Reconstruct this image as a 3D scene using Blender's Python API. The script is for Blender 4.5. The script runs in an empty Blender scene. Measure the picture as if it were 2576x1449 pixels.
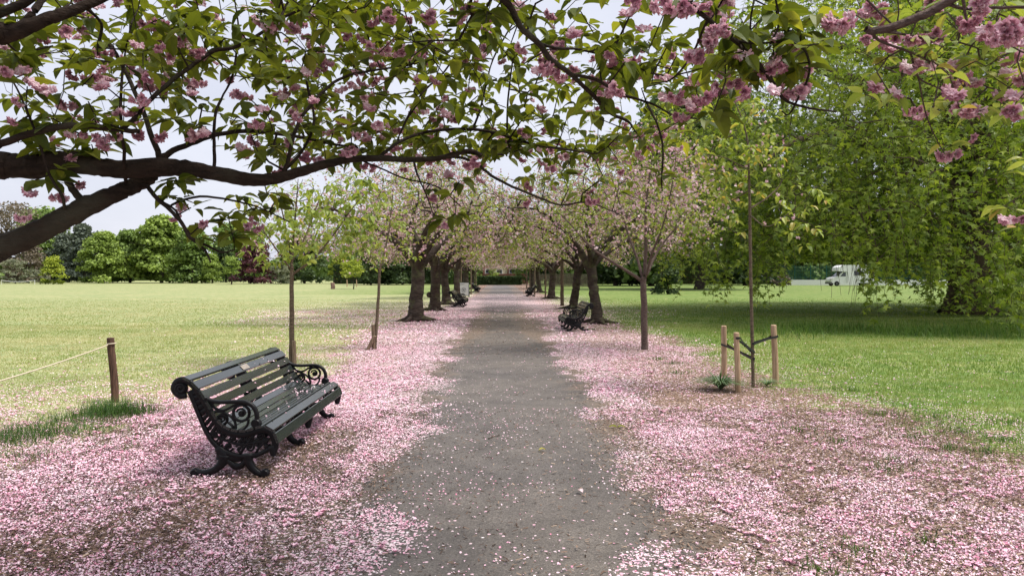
import bpy, math, random
import numpy as np
from mathutils import Vector
R = math.radians
rng = np.random.default_rng(7)
random.seed(7)
sc = bpy.context.scene
col = sc.collection

# ---------------------------------------------------------------- camera
FPX, CX, CY, HC = 1860.0, 1288.0, 724.5, 1.65      # focal length, centre, eye height
PITCH = math.atan(34.5 / FPX)
CP, SP = math.cos(PITCH), math.sin(PITCH)
cam_d = bpy.data.cameras.new('camera')
cam_d.sensor_width = 36.0
cam_d.lens = FPX / 2576 * 36
cam_d.clip_start = 0.05
cam_d.clip_end = 3000
cam = bpy.data.objects.new('camera', cam_d)
col.objects.link(cam)
cam.location = (0, 0, HC)
cam.rotation_euler = (R(90) - PITCH, 0, 0)
sc.camera = cam

def at(px, py, Y):
    """world point seen at photo position px, py at ground distance Y"""
    x = (px - CX) / FPX
    y = -(py - CY) / FPX
    d = np.array([x, CP + y * SP, -SP + y * CP])
    return np.array([0, 0, HC]) + d * (Y / d[1])

def gnd(px, py):
    x = (px - CX) / FPX
    y = -(py - CY) / FPX
    d = np.array([x, CP + y * SP, -SP + y * CP])
    return np.array([0, 0, HC]) + d * (-HC / d[2])

def to_px(x, y):
    dep = np.maximum(y * CP + HC * SP, 0.3)
    return CX + x / dep * FPX, CY - FPX * (y * SP - HC * CP) / dep

# ---------------------------------------------------------------- tagging
def tag(o, label=None, cat=None, group=None, kind=None):
    if label: o['label'] = label
    if cat: o['category'] = cat
    if group: o['group'] = group
    if kind: o['kind'] = kind
    return o

def empty(name, loc=(0, 0, 0), rz=0.0):
    o = bpy.data.objects.new(name, None)
    col.objects.link(o)
    o.location = tuple(loc)
    o.rotation_euler = (0, 0, rz)
    o.empty_display_size = 0.2
    return o

def copy_tree(o, parent=None):
    c = o.copy()
    col.objects.link(c)
    c.parent = parent
    for ch in list(o.children):
        copy_tree(ch, c)
    return c

# ---------------------------------------------------------------- mesh collecting
class MB:
    def __init__(self):
        self.V, self.F, self.T, self.n = [], [], [], 0
    def add(self, v, f, t=None):
        v = np.asarray(v, dtype=np.float32).reshape(-1, 3)
        f = np.asarray(f, dtype=np.int64)
        self.V.append(v)
        self.F.append(f + self.n)
        if t is None:
            t = np.full(len(f), 0.5, dtype=np.float32)
        elif np.isscalar(t):
            t = np.full(len(f), t, dtype=np.float32)
        self.T.append(np.asarray(t, dtype=np.float32))
        self.n += len(v)
    def box(self, lo, hi, t=None, M=None, off=(0, 0, 0)):
        x0, y0, z0 = lo; x1, y1, z1 = hi
        v = np.array([[x0, y0, z0], [x1, y0, z0], [x1, y1, z0], [x0, y1, z0], [x0, y0, z1], [x1, y0, z1], [x1, y1, z1], [x0, y1, z1]], float)
        if M is not None: v = v @ np.asarray(M).T
        v = v + np.asarray(off)
        self.add(v, [[0, 3, 2, 1], [4, 5, 6, 7], [0, 1, 5, 4], [1, 2, 6, 5], [2, 3, 7, 6], [3, 0, 4, 7]], t)
    def tube(self, P, r, sides=8, t=None, cap=True):
        P = np.asarray(P, float)
        r = np.broadcast_to(np.asarray(r, float), (len(P),))
        T = np.gradient(P, axis=0)
        T /= np.linalg.norm(T, axis=1)[:, None] + 1e-9
        u = np.cross(T[0], [0.31, 0.52, 0.8]); u /= np.linalg.norm(u)
        rings = []
        a = np.linspace(0, 2 * math.pi, sides, endpoint=False)
        for i in range(len(P)):
            u = u - T[i] * np.dot(u, T[i]); u /= np.linalg.norm(u) + 1e-9
            w = np.cross(T[i], u)
            rings.append(P[i] + r[i] * (np.cos(a)[:, None] * u + np.sin(a)[:, None] * w))
        v = np.concatenate(rings)
        f = []
        for i in range(len(P) - 1):
            for k in range(sides):
                k2 = (k + 1) % sides
                f.append([i * sides + k, i * sides + k2, (i + 1) * sides + k2, (i + 1) * sides + k])
        self.add(v, f, t)
        if cap:
            for i in (0, len(P) - 1):
                c = np.vstack([rings[i], P[i]])
                fa = [[(k + 1) % sides, k, sides] if i == 0 else [k, (k + 1) % sides, sides] for k in range(sides)]
                self.add(c, fa, t)
    def lathe(self, prof, c=(0, 0, 0), sides=20, t=None):
        """prof: list of (radius, z)"""
        P = np.array([[c[0], c[1], c[2] + z] for _, z in prof]); a = np.linspace(0, 2 * math.pi, sides, endpoint=False)
        v = np.concatenate([np.stack([c[0] + rr * np.cos(a), c[1] + rr * np.sin(a), np.full(sides, c[2] + z)], 1) for rr, z in prof])
        f = []
        for i in range(len(prof) - 1):
            for k in range(sides):
                k2 = (k + 1) % sides
                f.append([i * sides + k, i * sides + k2, (i + 1) * sides + k2, (i + 1) * sides + k])
        self.add(v, f, t)
    def build(self, name, mat, parent=None, smooth=False):
        V = np.concatenate(self.V)
        me = bpy.data.meshes.new(name)
        me.vertices.add(len(V))
        me.vertices.foreach_set('co', V.ravel())
        nf = sum(len(f) for f in self.F)
        loops = np.concatenate([f.ravel() for f in self.F]).astype(np.int32)
        tot = np.concatenate([np.full(len(f), f.shape[1], dtype=np.int32) for f in self.F])
        start = np.concatenate([[0], np.cumsum(tot)[:-1]]).astype(np.int32)
        me.loops.add(len(loops))
        me.loops.foreach_set('vertex_index', loops)
        me.polygons.add(nf)
        me.polygons.foreach_set('loop_start', start)
        at_ = me.attributes.new('tint', 'FLOAT', 'FACE')
        at_.data.foreach_set('value', np.concatenate(self.T))
        me.update(calc_edges=True)
        me.polygons.foreach_set('use_smooth', np.full(nf, smooth, dtype=bool))
        for m in (mat if isinstance(mat, (list, tuple)) else [mat]):
            me.materials.append(m)
        o = bpy.data.objects.new(name, me)
        col.objects.link(o)
        if parent: o.parent = parent
        return o

def scatter(mb, tv, tf, pos, Rm, scale, tint):
    """copies of a small template (verts tv, faces tf) with frames Rm (n,3,3; columns = axes)"""
    tv = np.asarray(tv, float); tf = np.asarray(tf)
    n = len(pos)
    if n == 0: return
    scale = np.broadcast_to(np.asarray(scale, float), (n,))
    v = np.einsum('nij,kj->nki', Rm, tv) * scale[:, None, None] + np.asarray(pos)[:, None, :]
    k = len(tv)
    f = tf[None] + (np.arange(n) * k)[:, None, None]
    t = np.repeat(np.broadcast_to(tint, (n,)), len(tf))
    mb.add(v.reshape(-1, 3), f.reshape(-1, tf.shape[1]), t)

def norm(v): return v / (np.linalg.norm(v, axis=-1, keepdims=True) + 1e-9)

def frames(d, n):
    """columns: x = side, y = d, z = normal"""
    d = norm(d)
    x = norm(np.cross(d, n))
    z = np.cross(x, d)
    return np.stack([x, d, z], axis=-1)

def rand_frames(n, r=rng):
    return frames(r.normal(size=(n, 3)), r.normal(size=(n, 3)))

def yaw_frames(n, tilt=0.35, r=rng):
    a = r.uniform(0, 2 * math.pi, n)
    d = np.stack([np.cos(a), np.sin(a), r.normal(0, tilt, n)], 1)
    nn = np.stack([r.normal(0, tilt, n), r.normal(0, tilt, n), np.ones(n)], 1)
    return frames(d, nn)

class Noise:
    """smooth value noise in the plane"""
    def __init__(self, seed, cell):
        self.g = np.random.default_rng(seed).random((256, 256)); self.c = cell
    def __call__(self, x, y):
        x = np.asarray(x) / self.c; y = np.asarray(y) / self.c
        xi = np.floor(x).astype(int); yi = np.floor(y).astype(int)
        fx = x - xi; fy = y - yi
        fx = fx * fx * (3 - 2 * fx); fy = fy * fy * (3 - 2 * fy)
        g = self.g; a = lambda i, j: g[(xi + i) % 256, (yi + j) % 256]
        return (a(0, 0) * (1 - fx) + a(1, 0) * fx) * (1 - fy) + (a(0, 1) * (1 - fx) + a(1, 1) * fx) * fy

def catmull(P, n=4):
    P = np.asarray(P, float)
    Q = np.vstack([2 * P[0] - P[1], P, 2 * P[-1] - P[-2]])
    out = []
    for i in range(1, len(Q) - 2):
        for t in np.linspace(0, 1, n, endpoint=False):
            a, b, c, d = Q[i - 1], Q[i], Q[i + 1], Q[i + 2]
            out.append(0.5 * (2 * b + (c - a) * t + (2 * a - 5 * b + 4 * c - d) * t * t + (3 * b - a - 3 * c + d) * t ** 3))
    out.append(P[-1])
    return np.array(out)

# ---------------------------------------------------------------- materials
def nt(name):
    m = bpy.data.materials.new(name)
    m.use_nodes = True
    t = m.node_tree
    for n in list(t.nodes): t.nodes.remove(n)
    out = t.nodes.new('ShaderNodeOutputMaterial')
    return m, t, out

def N(t, typ, **kw):
    n = t.nodes.new(typ)
    for k, v in kw.items():
        if k.startswith('i_'): n.inputs[k[2:].replace('_', ' ')].default_value = v
        else: setattr(n, k, v)
    return n

def mixc(t, fac, a, b, blend='MIX'):
    m = t.nodes.new('ShaderNodeMix'); m.data_type = 'RGBA'; m.blend_type = blend
    for sock, val in ((m.inputs[0], fac), (m.inputs[6], a), (m.inputs[7], b)):
        if isinstance(val, bpy.types.NodeSocket): t.links.new(val, sock)
        elif isinstance(val, (tuple, list)): sock.default_value = (*val, 1) if len(val) == 3 else val
        else: sock.default_value = val
    return m.outputs[2]

def math_(t, op, a, b=0.0, clamp=False):
    m = t.nodes.new('ShaderNodeMath'); m.operation = op; m.use_clamp = clamp
    for i, val in enumerate((a, b)):
        if isinstance(val, bpy.types.NodeSocket): t.links.new(val, m.inputs[i])
        else: m.inputs[i].default_value = val
    return m.outputs[0]

def ramp(t, fac, stops):
    r = t.nodes.new('ShaderNodeValToRGB')
    el = r.color_ramp.elements
    while len(el) < len(stops): el.new(0.5)
    for e, (p, c) in zip(el, stops):
        e.position = p
        e.color = (*c, 1) if isinstance(c, (tuple, list)) else (c, c, c, 1)
    t.links.new(fac, r.inputs[0])
    return r.outputs[0]

def coords(t, scale=(1, 1, 1), obj=True):
    tc = t.nodes.new('ShaderNodeTexCoord')
    mp = t.nodes.new('ShaderNodeMapping')
    mp.inputs['Scale'].default_value = scale
    t.links.new(tc.outputs['Object'], mp.inputs[0])
    return mp.outputs[0]

def noise(t, vec, scale, detail=4.0, rough=0.55):
    n = N(t, 'ShaderNodeTexNoise')
    n.inputs['Scale'].default_value = scale
    n.inputs['Detail'].default_value = detail
    n.inputs['Roughness'].default_value = rough
    if vec is not None: t.links.new(vec, n.inputs['Vector'])
    return n.outputs['Fac']

def attr(t, name):
    a = N(t, 'ShaderNodeAttribute'); a.attribute_name = name
    return a.outputs['Fac']

def bump(t, h, strength, dist=0.02):
    b = N(t, 'ShaderNodeBump')
    b.inputs['Strength'].default_value = strength
    b.inputs['Distance'].default_value = dist
    t.links.new(h, b.inputs['Height'])
    return b.outputs[0]

def principled(t, out, color, rough=0.6, spec=0.3, normal=None, metal=0.0):
    p = N(t, 'ShaderNodeBsdfPrincipled')
    if isinstance(color, bpy.types.NodeSocket): t.links.new(color, p.inputs['Base Color'])
    else: p.inputs['Base Color'].default_value = (*color, 1)
    if isinstance(rough, bpy.types.NodeSocket): t.links.new(rough, p.inputs['Roughness'])
    else: p.inputs['Roughness'].default_value = rough
    p.inputs['Specular IOR Level'].default_value = spec
    p.inputs['Metallic'].default_value = metal
    if normal is not None: t.links.new(normal, p.inputs['Normal'])
    if out is not None: t.links.new(p.outputs[0], out.inputs[0])
    return p.outputs[0]

def simple(name, c1, c2=None, scale=6.0, rough=0.6, spec=0.3, stretch=(1, 1, 1), bmp=0.0, detail=5):
    m, t, out = nt(name)
    v = coords(t, stretch)
    f = noise(t, v, scale, detail)
    c2 = c2 or tuple(x * 0.75 for x in c1)
    c = ramp(t, f, [(0.3, c2), (0.7, c1)])
    nrm = bump(t, f, bmp) if bmp else None
    principled(t, out, c, rough, spec, nrm)
    return m

def leaf_mat(name, stops, trans=0.45, tcol=None, gloss=0.35, nscale=0.0):
    """stops: colours over the tint attribute; translucent part a warmer, brighter tone of the same"""
    m, t, out = nt(name)
    ti = attr(t, 'tint')
    c = ramp(t, ti, [(i / (len(stops) - 1), s) for i, s in enumerate(stops)])
    if nscale:
        f = noise(t, coords(t), nscale, 2)
        c = mixc(t, 1.0, c, ramp(t, f, [(0.3, (0.7, 0.75, 0.7)), (0.7, (1.25, 1.2, 1.1))]), 'MULTIPLY')
    p = principled(t, None, c, 0.45, gloss)
    tr = N(t, 'ShaderNodeBsdfTranslucent')
    t.links.new(mixc(t, 1.0, c, tcol or (1.3, 1.25, 0.7), 'MULTIPLY'), tr.inputs[0])
    ms = N(t, 'ShaderNodeMixShader'); ms.inputs[0].default_value = trans
    t.links.new(p, ms.inputs[1]); t.links.new(tr.outputs[0], ms.inputs[2])
    t.links.new(ms.outputs[0], out.inputs[0])
    return m

def bark_mat(name, c1, c2, scale=8.0, band=True, moss=None):
    m, t, out = nt(name)
    v = coords(t, (1, 1, 3.5) if band else (1, 1, 0.25))
    f = noise(t, v, scale, 8, 0.65)
    f2 = noise(t, coords(t), 2.2, 3)
    c = ramp(t, f, [(0.32, c2), (0.62, c1)])
    c = mixc(t, math_(t, 'MULTIPLY', f2, 0.6), c, tuple(x * 0.55 for x in c1))
    if moss:
        f3 = noise(t, coords(t), 3.1, 5)
        c = mixc(t, ramp(t, f3, [(0.52, 0.0), (0.68, 0.8)]), c, moss)
    lump = noise(t, coords(t, (1, 1, 1.4)), scale * .45, 3)
    hh = math_(t, 'ADD', f, math_(t, 'MULTIPLY', lump, 1.2))
    principled(t, out, c, 0.85, 0.12, bump(t, hh, 1.0, 0.03))
    return m

PINKS = [(0.44, 0.20, 0.27), (0.62, 0.35, 0.42), (0.73, 0.50, 0.56), (0.80, 0.66, 0.69)]
M = {}
M['bark_near'] = bark_mat('cherry_bark_dark', (0.050, 0.034, 0.025), (0.014, 0.010, 0.008), 14, moss=(0.07, 0.065, 0.045))
M['bark_old'] = bark_mat('cherry_bark_old', (0.085, 0.064, 0.052), (0.018, 0.014, 0.012), 5, moss=(0.10, 0.105, 0.05))
M['bark_young'] = bark_mat('cherry_bark_young', (0.19, 0.145, 0.10), (0.075, 0.055, 0.038), 12)
M['bark_pale'] = bark_mat('cherry_bark_silvery', (0.19, 0.135, 0.115), (0.06, 0.042, 0.036), 18)
M['bark_plane'] = bark_mat('plane_bark_fissured', (0.155, 0.108, 0.085), (0.045, 0.031, 0.025), 3.0, band=False)
M['leaf_near'] = leaf_mat('cherry_leaf_near', [(0.036, 0.056, 0.011), (0.078, 0.108, 0.018), (0.135, 0.168, 0.026), (0.24, 0.26, 0.045)], 0.46, (2.0, 1.75, 0.6), 0.18)
M['leaf_mid'] = leaf_mat('cherry_leaf_fresh', [(0.13, 0.185, 0.036), (0.225, 0.295, 0.06), (0.34, 0.39, 0.10), (0.42, 0.28, 0.08)], 0.4, (1.4, 1.35, 0.6), 0.3)
M['blossom'] = leaf_mat('cherry_blossom_petal', PINKS, 0.22, (1.0, 0.9, 0.95), 0.1)
M['blossom_far'] = leaf_mat('cherry_blossom_pale', [(0.34, 0.16, 0.20), (0.54, 0.32, 0.37), (0.71, 0.52, 0.55), (0.80, 0.69, 0.68)], 0.25, (1.0, 0.95, 0.9), 0.1)
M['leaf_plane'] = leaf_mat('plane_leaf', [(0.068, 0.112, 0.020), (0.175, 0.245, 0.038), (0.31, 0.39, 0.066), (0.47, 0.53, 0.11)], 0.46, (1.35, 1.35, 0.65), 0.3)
M['iron'] = simple('cast_iron_black_paint', (0.007, 0.007, 0.008), (0.004, 0.004, 0.005), 30, 0.42, 0.22, bmp=0.15)
M['slat'] = simple('dark_green_gloss_paint', (0.026, 0.032, 0.030), (0.016, 0.020, 0.019), 9, 0.17, 0.9, stretch=(4, 0.5, 4))
M['plaque'] = simple('worn_brass_plate', (0.35, 0.30, 0.25), (0.2, 0.17, 0.14), 60, 0.4, 0.5)
M['stake'] = simple('peeled_pine', (0.50, 0.36, 0.235), (0.27, 0.175, 0.105), 9, 0.75, 0.15, stretch=(5, 5, 0.5), bmp=0.5)
M['stake_old'] = simple('weathered_stake_wood', (0.26, 0.19, 0.13), (0.13, 0.09, 0.06), 9, 0.8, 0.2, stretch=(6, 6, 0.7), bmp=0.3)
M['strap'] = simple('black_rubber_strap', (0.012, 0.012, 0.013), None, 20, 0.5, 0.4)
M['post'] = simple('brown_weathered_post', (0.135, 0.075, 0.050), (0.035, 0.022, 0.016), 11, 0.85, 0.2, stretch=(5, 5, 0.5), bmp=0.6)
M['rope'] = simple('cream_rope', (0.60, 0.53, 0.40), (0.42, 0.36, 0.26), 60, 0.9, 0.1)
M['white'] = simple('white_paint', (0.75, 0.75, 0.74), (0.66, 0.66, 0.65), 5, 0.45, 0.4)
M['grey'] = simple('grey_plastic', (0.12, 0.12, 0.125), None, 8, 0.5, 0.4)
M['black'] = simple('black_rubber', (0.015, 0.015, 0.016), None, 10, 0.7, 0.3)
M['glass'] = simple('dark_glass', (0.03, 0.04, 0.05), (0.02, 0.025, 0.03), 2, 0.08, 0.8)
M['sign_green'] = simple('dark_green_frame', (0.02, 0.05, 0.035), None, 8, 0.4, 0.4)
M['ink'] = simple('grey_print', (0.16, 0.16, 0.17), (0.35, 0.35, 0.36), 40, 0.6, 0.2)
M['fence_green'] = simple('green_coated_wire', (0.02, 0.10, 0.075), None, 6, 0.5, 0.3)
M['brick'] = simple('red_brick', (0.27, 0.13, 0.10), (0.17, 0.085, 0.065), 4, 0.85, 0.1)
M['render'] = simple('cream_render', (0.70, 0.64, 0.48), (0.6, 0.54, 0.4), 3, 0.8, 0.1)
M['tile'] = simple('roof_tile', (0.20, 0.10, 0.075), (0.12, 0.07, 0.055), 3, 0.8, 0.1)
M['paling'] = simple('silver_grey_paling', (0.20, 0.165, 0.13), (0.10, 0.08, 0.065), 5, 0.85, 0.1)
M['cut_wood'] = simple('stump_bark', (0.36, 0.24, 0.20), (0.15, 0.09, 0.07), 5, 0.85, 0.1, stretch=(3, 3, 0.6), bmp=0.5)
# ================================================================= GROUND
# cover tables: for each photo row, (column, share) of fallen petals; and where mulch gives way to lawn
PET = [
 (700, [(0, 0), (2576, 0)]),
 (722, [(0, 0), (1180, 0), (1200, .1), (1320, .1), (1345, 0), (2576, 0)]),
 (738, [(0, 0), (1140, 0), (1185, .5), (1200, .2), (1310, .2), (1340, .4), (1370, 0), (2576, 0)]),
 (752, [(0, 0), (760, 0), (1100, .12), (1150, .6), (1190, .9), (1210, .75), (1320, .75), (1350, .7), (1450, .4), (1500, 0), (2576, 0)]),
 (770, [(0, 0), (640, 0), (760, .2), (900, .4), (1000, .65), (1100, .9), (1200, .95), (1215, .5), (1310, .5), (1330, .95), (1400, .85), (1480, .5), (1600, .1), (1700, 0), (2576, 0)]),
 (785, [(0, 0), (590, 0), (660, .35), (760, .5), (950, .65), (1050, .8), (1195, .95), (1215, .2), (1330, .2), (1345, .9), (1400, .75), (1500, .4), (1640, .25), (1750, 0), (2576, 0)]),
 (810, [(0, 0), (500, 0), (640, .3), (800, .5), (950, .7), (1100, .85), (1172, .95), (1190, .1), (1358, .1), (1375, .85), (1420, .65), (1520, .5), (1600, .15), (1700, 0), (2576, 0)]),
 (840, [(0, 0), (600, .02), (780, .2), (880, .4), (950, .65), (1100, .8), (1145, .88), (1162, .07), (1385, .06), (1397, .7), (1450, .55), (1560, .55), (1640, .5), (1700, .1), (1800, 0), (2576, 0)]),
 (880, [(0, 0), (500, .03), (700, .12), (850, .4), (900, .82), (950, .8), (1060, .85), (1120, .9), (1140, .05), (1390, .05), (1405, .9), (1450, .75), (1550, .6), (1650, .6), (1750, .5), (1820, .15), (1950, .03), (2576, 0)]),
 (940, [(0, .03), (300, .1), (600, .25), (800, .5), (880, .82), (1000, .85), (1080, .85), (1120, .12), (1440, .04), (1455, .7), (1500, .75), (1560, .5), (1750, .4), (1850, .3), (2000, .12), (2200, .05), (2576, .02)]),
 (1000, [(0, .35), (200, .35), (450, .5), (500, .85), (900, .9), (1000, .85), (1080, .4), (1140, .1), (1475, .05), (1495, .85), (1570, .6), (1600, .2), (1750, .12), (1950, .22), (2100, .2), (2300, .08), (2576, .03)]),
 (1060, [(0, .4), (300, .35), (340, .9), (500, .95), (900, .92), (1000, .75), (1060, .3), (1120, .12), (1500, .08), (1520, .5), (1600, .8), (1700, .75), (1900, .6), (2050, .42), (2150, .45), (2300, .15), (2576, .05)]),
 (1130, [(0, .35), (120, .65), (200, .97), (450, .95), (650, .8), (740, .45), (790, .12), (840, .15), (870, .85), (1000, .7), (1060, .2), (1100, .10), (1500, .1), (1560, .35), (1620, .8), (1800, .75), (1950, .6), (2100, .6), (2250, .55), (2400, .25), (2576, .12)]),
 (1190, [(0, .9), (200, .97), (450, .9), (600, .7), (690, .35), (770, .12), (800, .4), (830, .92), (950, .75), (1020, .18), (1100, .08), (1480, .08), (1620, .35), (1700, .55), (1850, .65), (2050, .55), (2200, .65), (2400, .6), (2576, .5)]),
 (1260, [(0, .92), (250, .92), (450, .8), (600, .55), (700, .6), (820, .85), (900, .55), (1000, .12), (1500, .08), (1640, .2), (1720, .7), (1850, .75), (2000, .5), (2200, .6), (2400, .65), (2576, .65)]),
 (1330, [(0, .6), (150, .4), (350, .4), (500, .45), (700, .75), (880, .85), (950, .4), (1000, .12), (1600, .09), (1680, .2), (1740, .7), (1850, .78), (2000, .6), (2200, .65), (2400, .65), (2576, .7)]),
 (1449, [(0, .55), (250, .6), (500, .5), (700, .78), (880, .75), (930, .3), (1000, .15), (1640, .08), (1760, .4), (1850, .7), (2000, .75), (2200, .75), (2576, .8)]),
]
def table(tab, px, py):
    px = np.asarray(px, float).ravel(); py = np.asarray(py, float).ravel()
    ys = [r[0] for r in tab]
    rows = np.stack([np.interp(px, [a for a, _ in r[1]], [b for _, b in r[1]]) for r in tab])
    f = np.clip(np.interp(py, ys, np.arange(len(ys))), 0, len(ys) - 1)
    i = np.minimum(f.astype(int), len(ys) - 2)
    w = f - i
    k = np.arange(len(px))
    return rows[i, k] * (1 - w) + rows[i + 1, k] * w

LB = [(700, 1210), (745, 1190), (770, 1120), (800, 1040), (830, 930), (860, 880), (900, 850), (940, 800), (1000, 480), (1060, 320), (1110, 170), (1165, 0), (1220, -300), (1449, -1400)]
RB = [(700, 1310), (760, 1400), (790, 1440), (810, 1510), (840, 1650), (880, 1760), (940, 1850), (1000, 2050), (1060, 2250), (1120, 2450), (1180, 2650), (1260, 3000), (1449, 3900)]
PATH_W = 1.95
def path_mid(y): return -30 / FPX * np.asarray(y, float) + 0.08
n1, n2, n3 = Noise(1, 0.9), Noise(2, 0.33), Noise(3, 0.12)
def petal_share(x, y):
    x0 = x
    x = x + (Noise(41, .8)(x, y) - .5) * .55 + (Noise(42, .28)(x, y) - .5) * .45
    px, py = to_px(x, y)
    s = x.shape
    p = table(PET, px, py).reshape(s)
    d = np.abs(x - path_mid(y))
    p = np.where((d < 1.75) & (p < .22), p * .30, p)
    return p
def mulch_share(x, y):
    px, py = to_px(x, y)
    wob = (n1(x, y) - .5) * 1.6 + (n2(x, y) - .5) * 1.0
    dep = np.maximum(y, 2.0)
    w = np.where(px > 1300, 1.5, .9)               # metres of soft edge
    l = np.interp(py, [a for a, _ in LB], [b for _, b in LB]); r = np.interp(py, [a for a, _ in RB], [b for _, b in RB])
    dl = (px - l) / FPX * dep + wob * .6; dr = (r - px) / FPX * dep + wob * .6
    return np.clip(np.minimum(dl, dr) / w + .5, 0, 1)

def ground_mat(name, base):
    m, t, out = nt(name)
    v = coords(t)
    pet = attr(t, 'petal'); mul = attr(t, 'mulch'); lush = attr(t, 'lush')
    big = noise(t, v, 0.35, 4); mid = noise(t, v, 2.5, 5); fine = noise(t, v, 38, 6, 0.7)
    if base == 'asphalt':
        vo = N(t, 'ShaderNodeTexVoronoi'); vo.inputs['Scale'].default_value = 130; t.links.new(v, vo.inputs['Vector'])
        sep = N(t, 'ShaderNodeSeparateColor'); t.links.new(vo.outputs['Color'], sep.inputs[0])
        c = ramp(t, sep.outputs[0], [(0.0, (0.064, 0.055, 0.047)), (0.7, (0.100, 0.086, 0.075)), (1.0, (0.155, 0.136, 0.120))])
        c = mixc(t, 1.0, c, ramp(t, mid, [(0.3, (0.74, 0.73, 0.72)), (0.7, (1.2, 1.2, 1.2))]), 'MULTIPLY')
        c = mixc(t, 1.0, c, ramp(t, big, [(0.35, (0.80, 0.80, 0.82)), (0.65, (1.2, 1.18, 1.14))]), 'MULTIPLY')
        grime = ramp(t, math_(t, 'ADD', mul, math_(t, 'MULTIPLY', math_(t, 'SUBTRACT', mid, 0.5), 1.1)), [(0.45, 0.0), (0.75, 0.85)])
        c = mixc(t, grime, c, ramp(t, fine, [(0.3, (0.065, 0.045, 0.033)), (0.7, (0.22, 0.16, 0.115))]))
    else:
        g1 = ramp(t, mid, [(0.3, (0.185, 0.235, 0.10)), (0.5, (0.27, 0.295, 0.15)), (0.72, (0.39, 0.365, 0.235))])
        g2 = ramp(t, mid, [(0.3, (0.085, 0.155, 0.036)), (0.5, (0.145, 0.205, 0.058)), (0.68, (0.245, 0.265, 0.115))])
        g = mixc(t, lush, g1, g2)
        g = mixc(t, 1.0, g, ramp(t, fine, [(0.25, (0.62, 0.64, 0.55)), (0.75, (1.3, 1.28, 1.2))]), 'MULTIPLY')
        g = mixc(t, 1.0, g, ramp(t, big, [(0.3, (0.84, 0.92, 0.84)), (0.7, (1.14, 1.06, 1.08))]), 'MULTIPLY')
        st = noise(t, coords(t, (0.25, 2.2, 1)), 0.9, 4)
        g = mixc(t, 1.0, g, ramp(t, st, [(0.35, (0.9, 0.93, 0.88)), (0.65, (1.12, 1.08, 1.08))]), 'MULTIPLY')
        ch = N(t, 'ShaderNodeTexVoronoi'); ch.inputs['Scale'].default_value = 46
        t.links.new(coords(t, (1, 1.9, 1)), ch.inputs['Vector'])
        sep = N(t, 'ShaderNodeSeparateColor'); t.links.new(ch.outputs['Color'], sep.inputs[0])
        mc = ramp(t, sep.outputs[1], [(0.0, (0.055, 0.034, 0.026)), (0.5, (0.17, 0.108, 0.078)), (1.0, (0.36, 0.25, 0.18))])
        mc = mixc(t, 1.0, mc, ramp(t, fine, [(0.25, (0.6, 0.6, 0.6)), (0.75, (1.25, 1.25, 1.25))]), 'MULTIPLY')
        e = math_(t, 'ADD', mul, math_(t, 'MULTIPLY', math_(t, 'SUBTRACT', noise(t, v, 7, 5), 0.5), 1.4))
        c = mixc(t, ramp(t, e, [(0.42, 0.0), (0.58, 1.0)]), g, mc)
    # petals too small or too many to build one by one
    vp = N(t, 'ShaderNodeTexVoronoi'); vp.inputs['Scale'].default_value = 55; t.links.new(v, vp.inputs['Vector'])
    sp = N(t, 'ShaderNodeSeparateColor'); t.links.new(vp.outputs['Color'], sp.inputs[0])
    clump = math_(t, 'MULTIPLY', math_(t, 'SUBTRACT', noise(t, v, 3.2, 5, 0.65), 0.5), 1.3)
    dens = math_(t, 'MULTIPLY', math_(t, 'ADD', math_(t, 'POWER', pet, 1.3), math_(t, 'MULTIPLY', clump, math_(t, 'MINIMUM', pet, 0.5))), 0.8)
    on = math_(t, 'LESS_THAN', sp.outputs[0], dens)
    rad = math_(t, 'LESS_THAN', vp.outputs['Distance'], 0.62)
    pc = ramp(t, sp.outputs[2], [(0.0, (0.62, 0.34, 0.43)), (0.35, (0.74, 0.52, 0.58)), (0.7, (0.80, 0.66, 0.70)), (1.0, (0.84, 0.76, 0.77))])
    pc = mixc(t, 1.0, pc, ramp(t, fine, [(0.2, (0.75, 0.72, 0.72)), (0.7, (1.05, 1.05, 1.05))]), 'MULTIPLY')
    c = mixc(t, math_(t, 'MULTIPLY', on, rad), c, pc)
    principled(t, out, c, 0.85 if base != 'asphalt' else 0.58, 0.15 if base != 'asphalt' else 0.5, bump(t, fine, 0.35, 0.01))
    return m

def sheet(name, xs, ys, mat, z=0.0, xfun=None):
    X, Y = np.meshgrid(xs, ys)
    if xfun is not None: X = xfun(X, Y)
    Z = np.full_like(X, z)
    V = np.stack([X, Y, Z], -1).reshape(-1, 3)
    ny, nx = X.shape
    i = np.arange((ny - 1) * nx).reshape(ny - 1, nx)[:, :-1].ravel()
    F = np.stack([i, i + 1, i + 1 + nx, i + nx], 1)
    mb = MB(); mb.add(V, F)
    o = mb.build(name, mat, smooth=True)
    me = o.data
    x, y = V[:, 0], V[:, 1]
    vis = (y > 2.0)
    pet = np.where(vis, petal_share(x, np.maximum(y, 3.0)), .4)
    mul = mulch_share(x, np.maximum(y, 3.0))
    lush = np.clip((x - path_mid(y)) / 3.0 + .3, 0, 1)
    far = np.clip((y - 25) / 40, 0, 1) * (x < -1)
    lush = np.where((x < 0) & (y > 60), np.clip((x + 22) / 15, 0, .8), lush)
    if name == 'path':                                # litter gathers along the path's edges
        d = (PATH_W - np.abs(x - path_mid(y)))
        mul = np.clip(np.clip(1.3 - d / 1.25, 0, 1) + .5 * np.clip((y - 16) / 5, 0, 1) * np.clip((38 - y) / 8, 0, 1), 0, 1)
    for nm, val in (('petal', pet), ('mulch', mul), ('lush', lush)):
        a = me.attributes.new(nm, 'FLOAT', 'POINT')
        a.data.foreach_set('value', np.clip(val, 0, 1).astype(np.float32))
    return o

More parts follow.
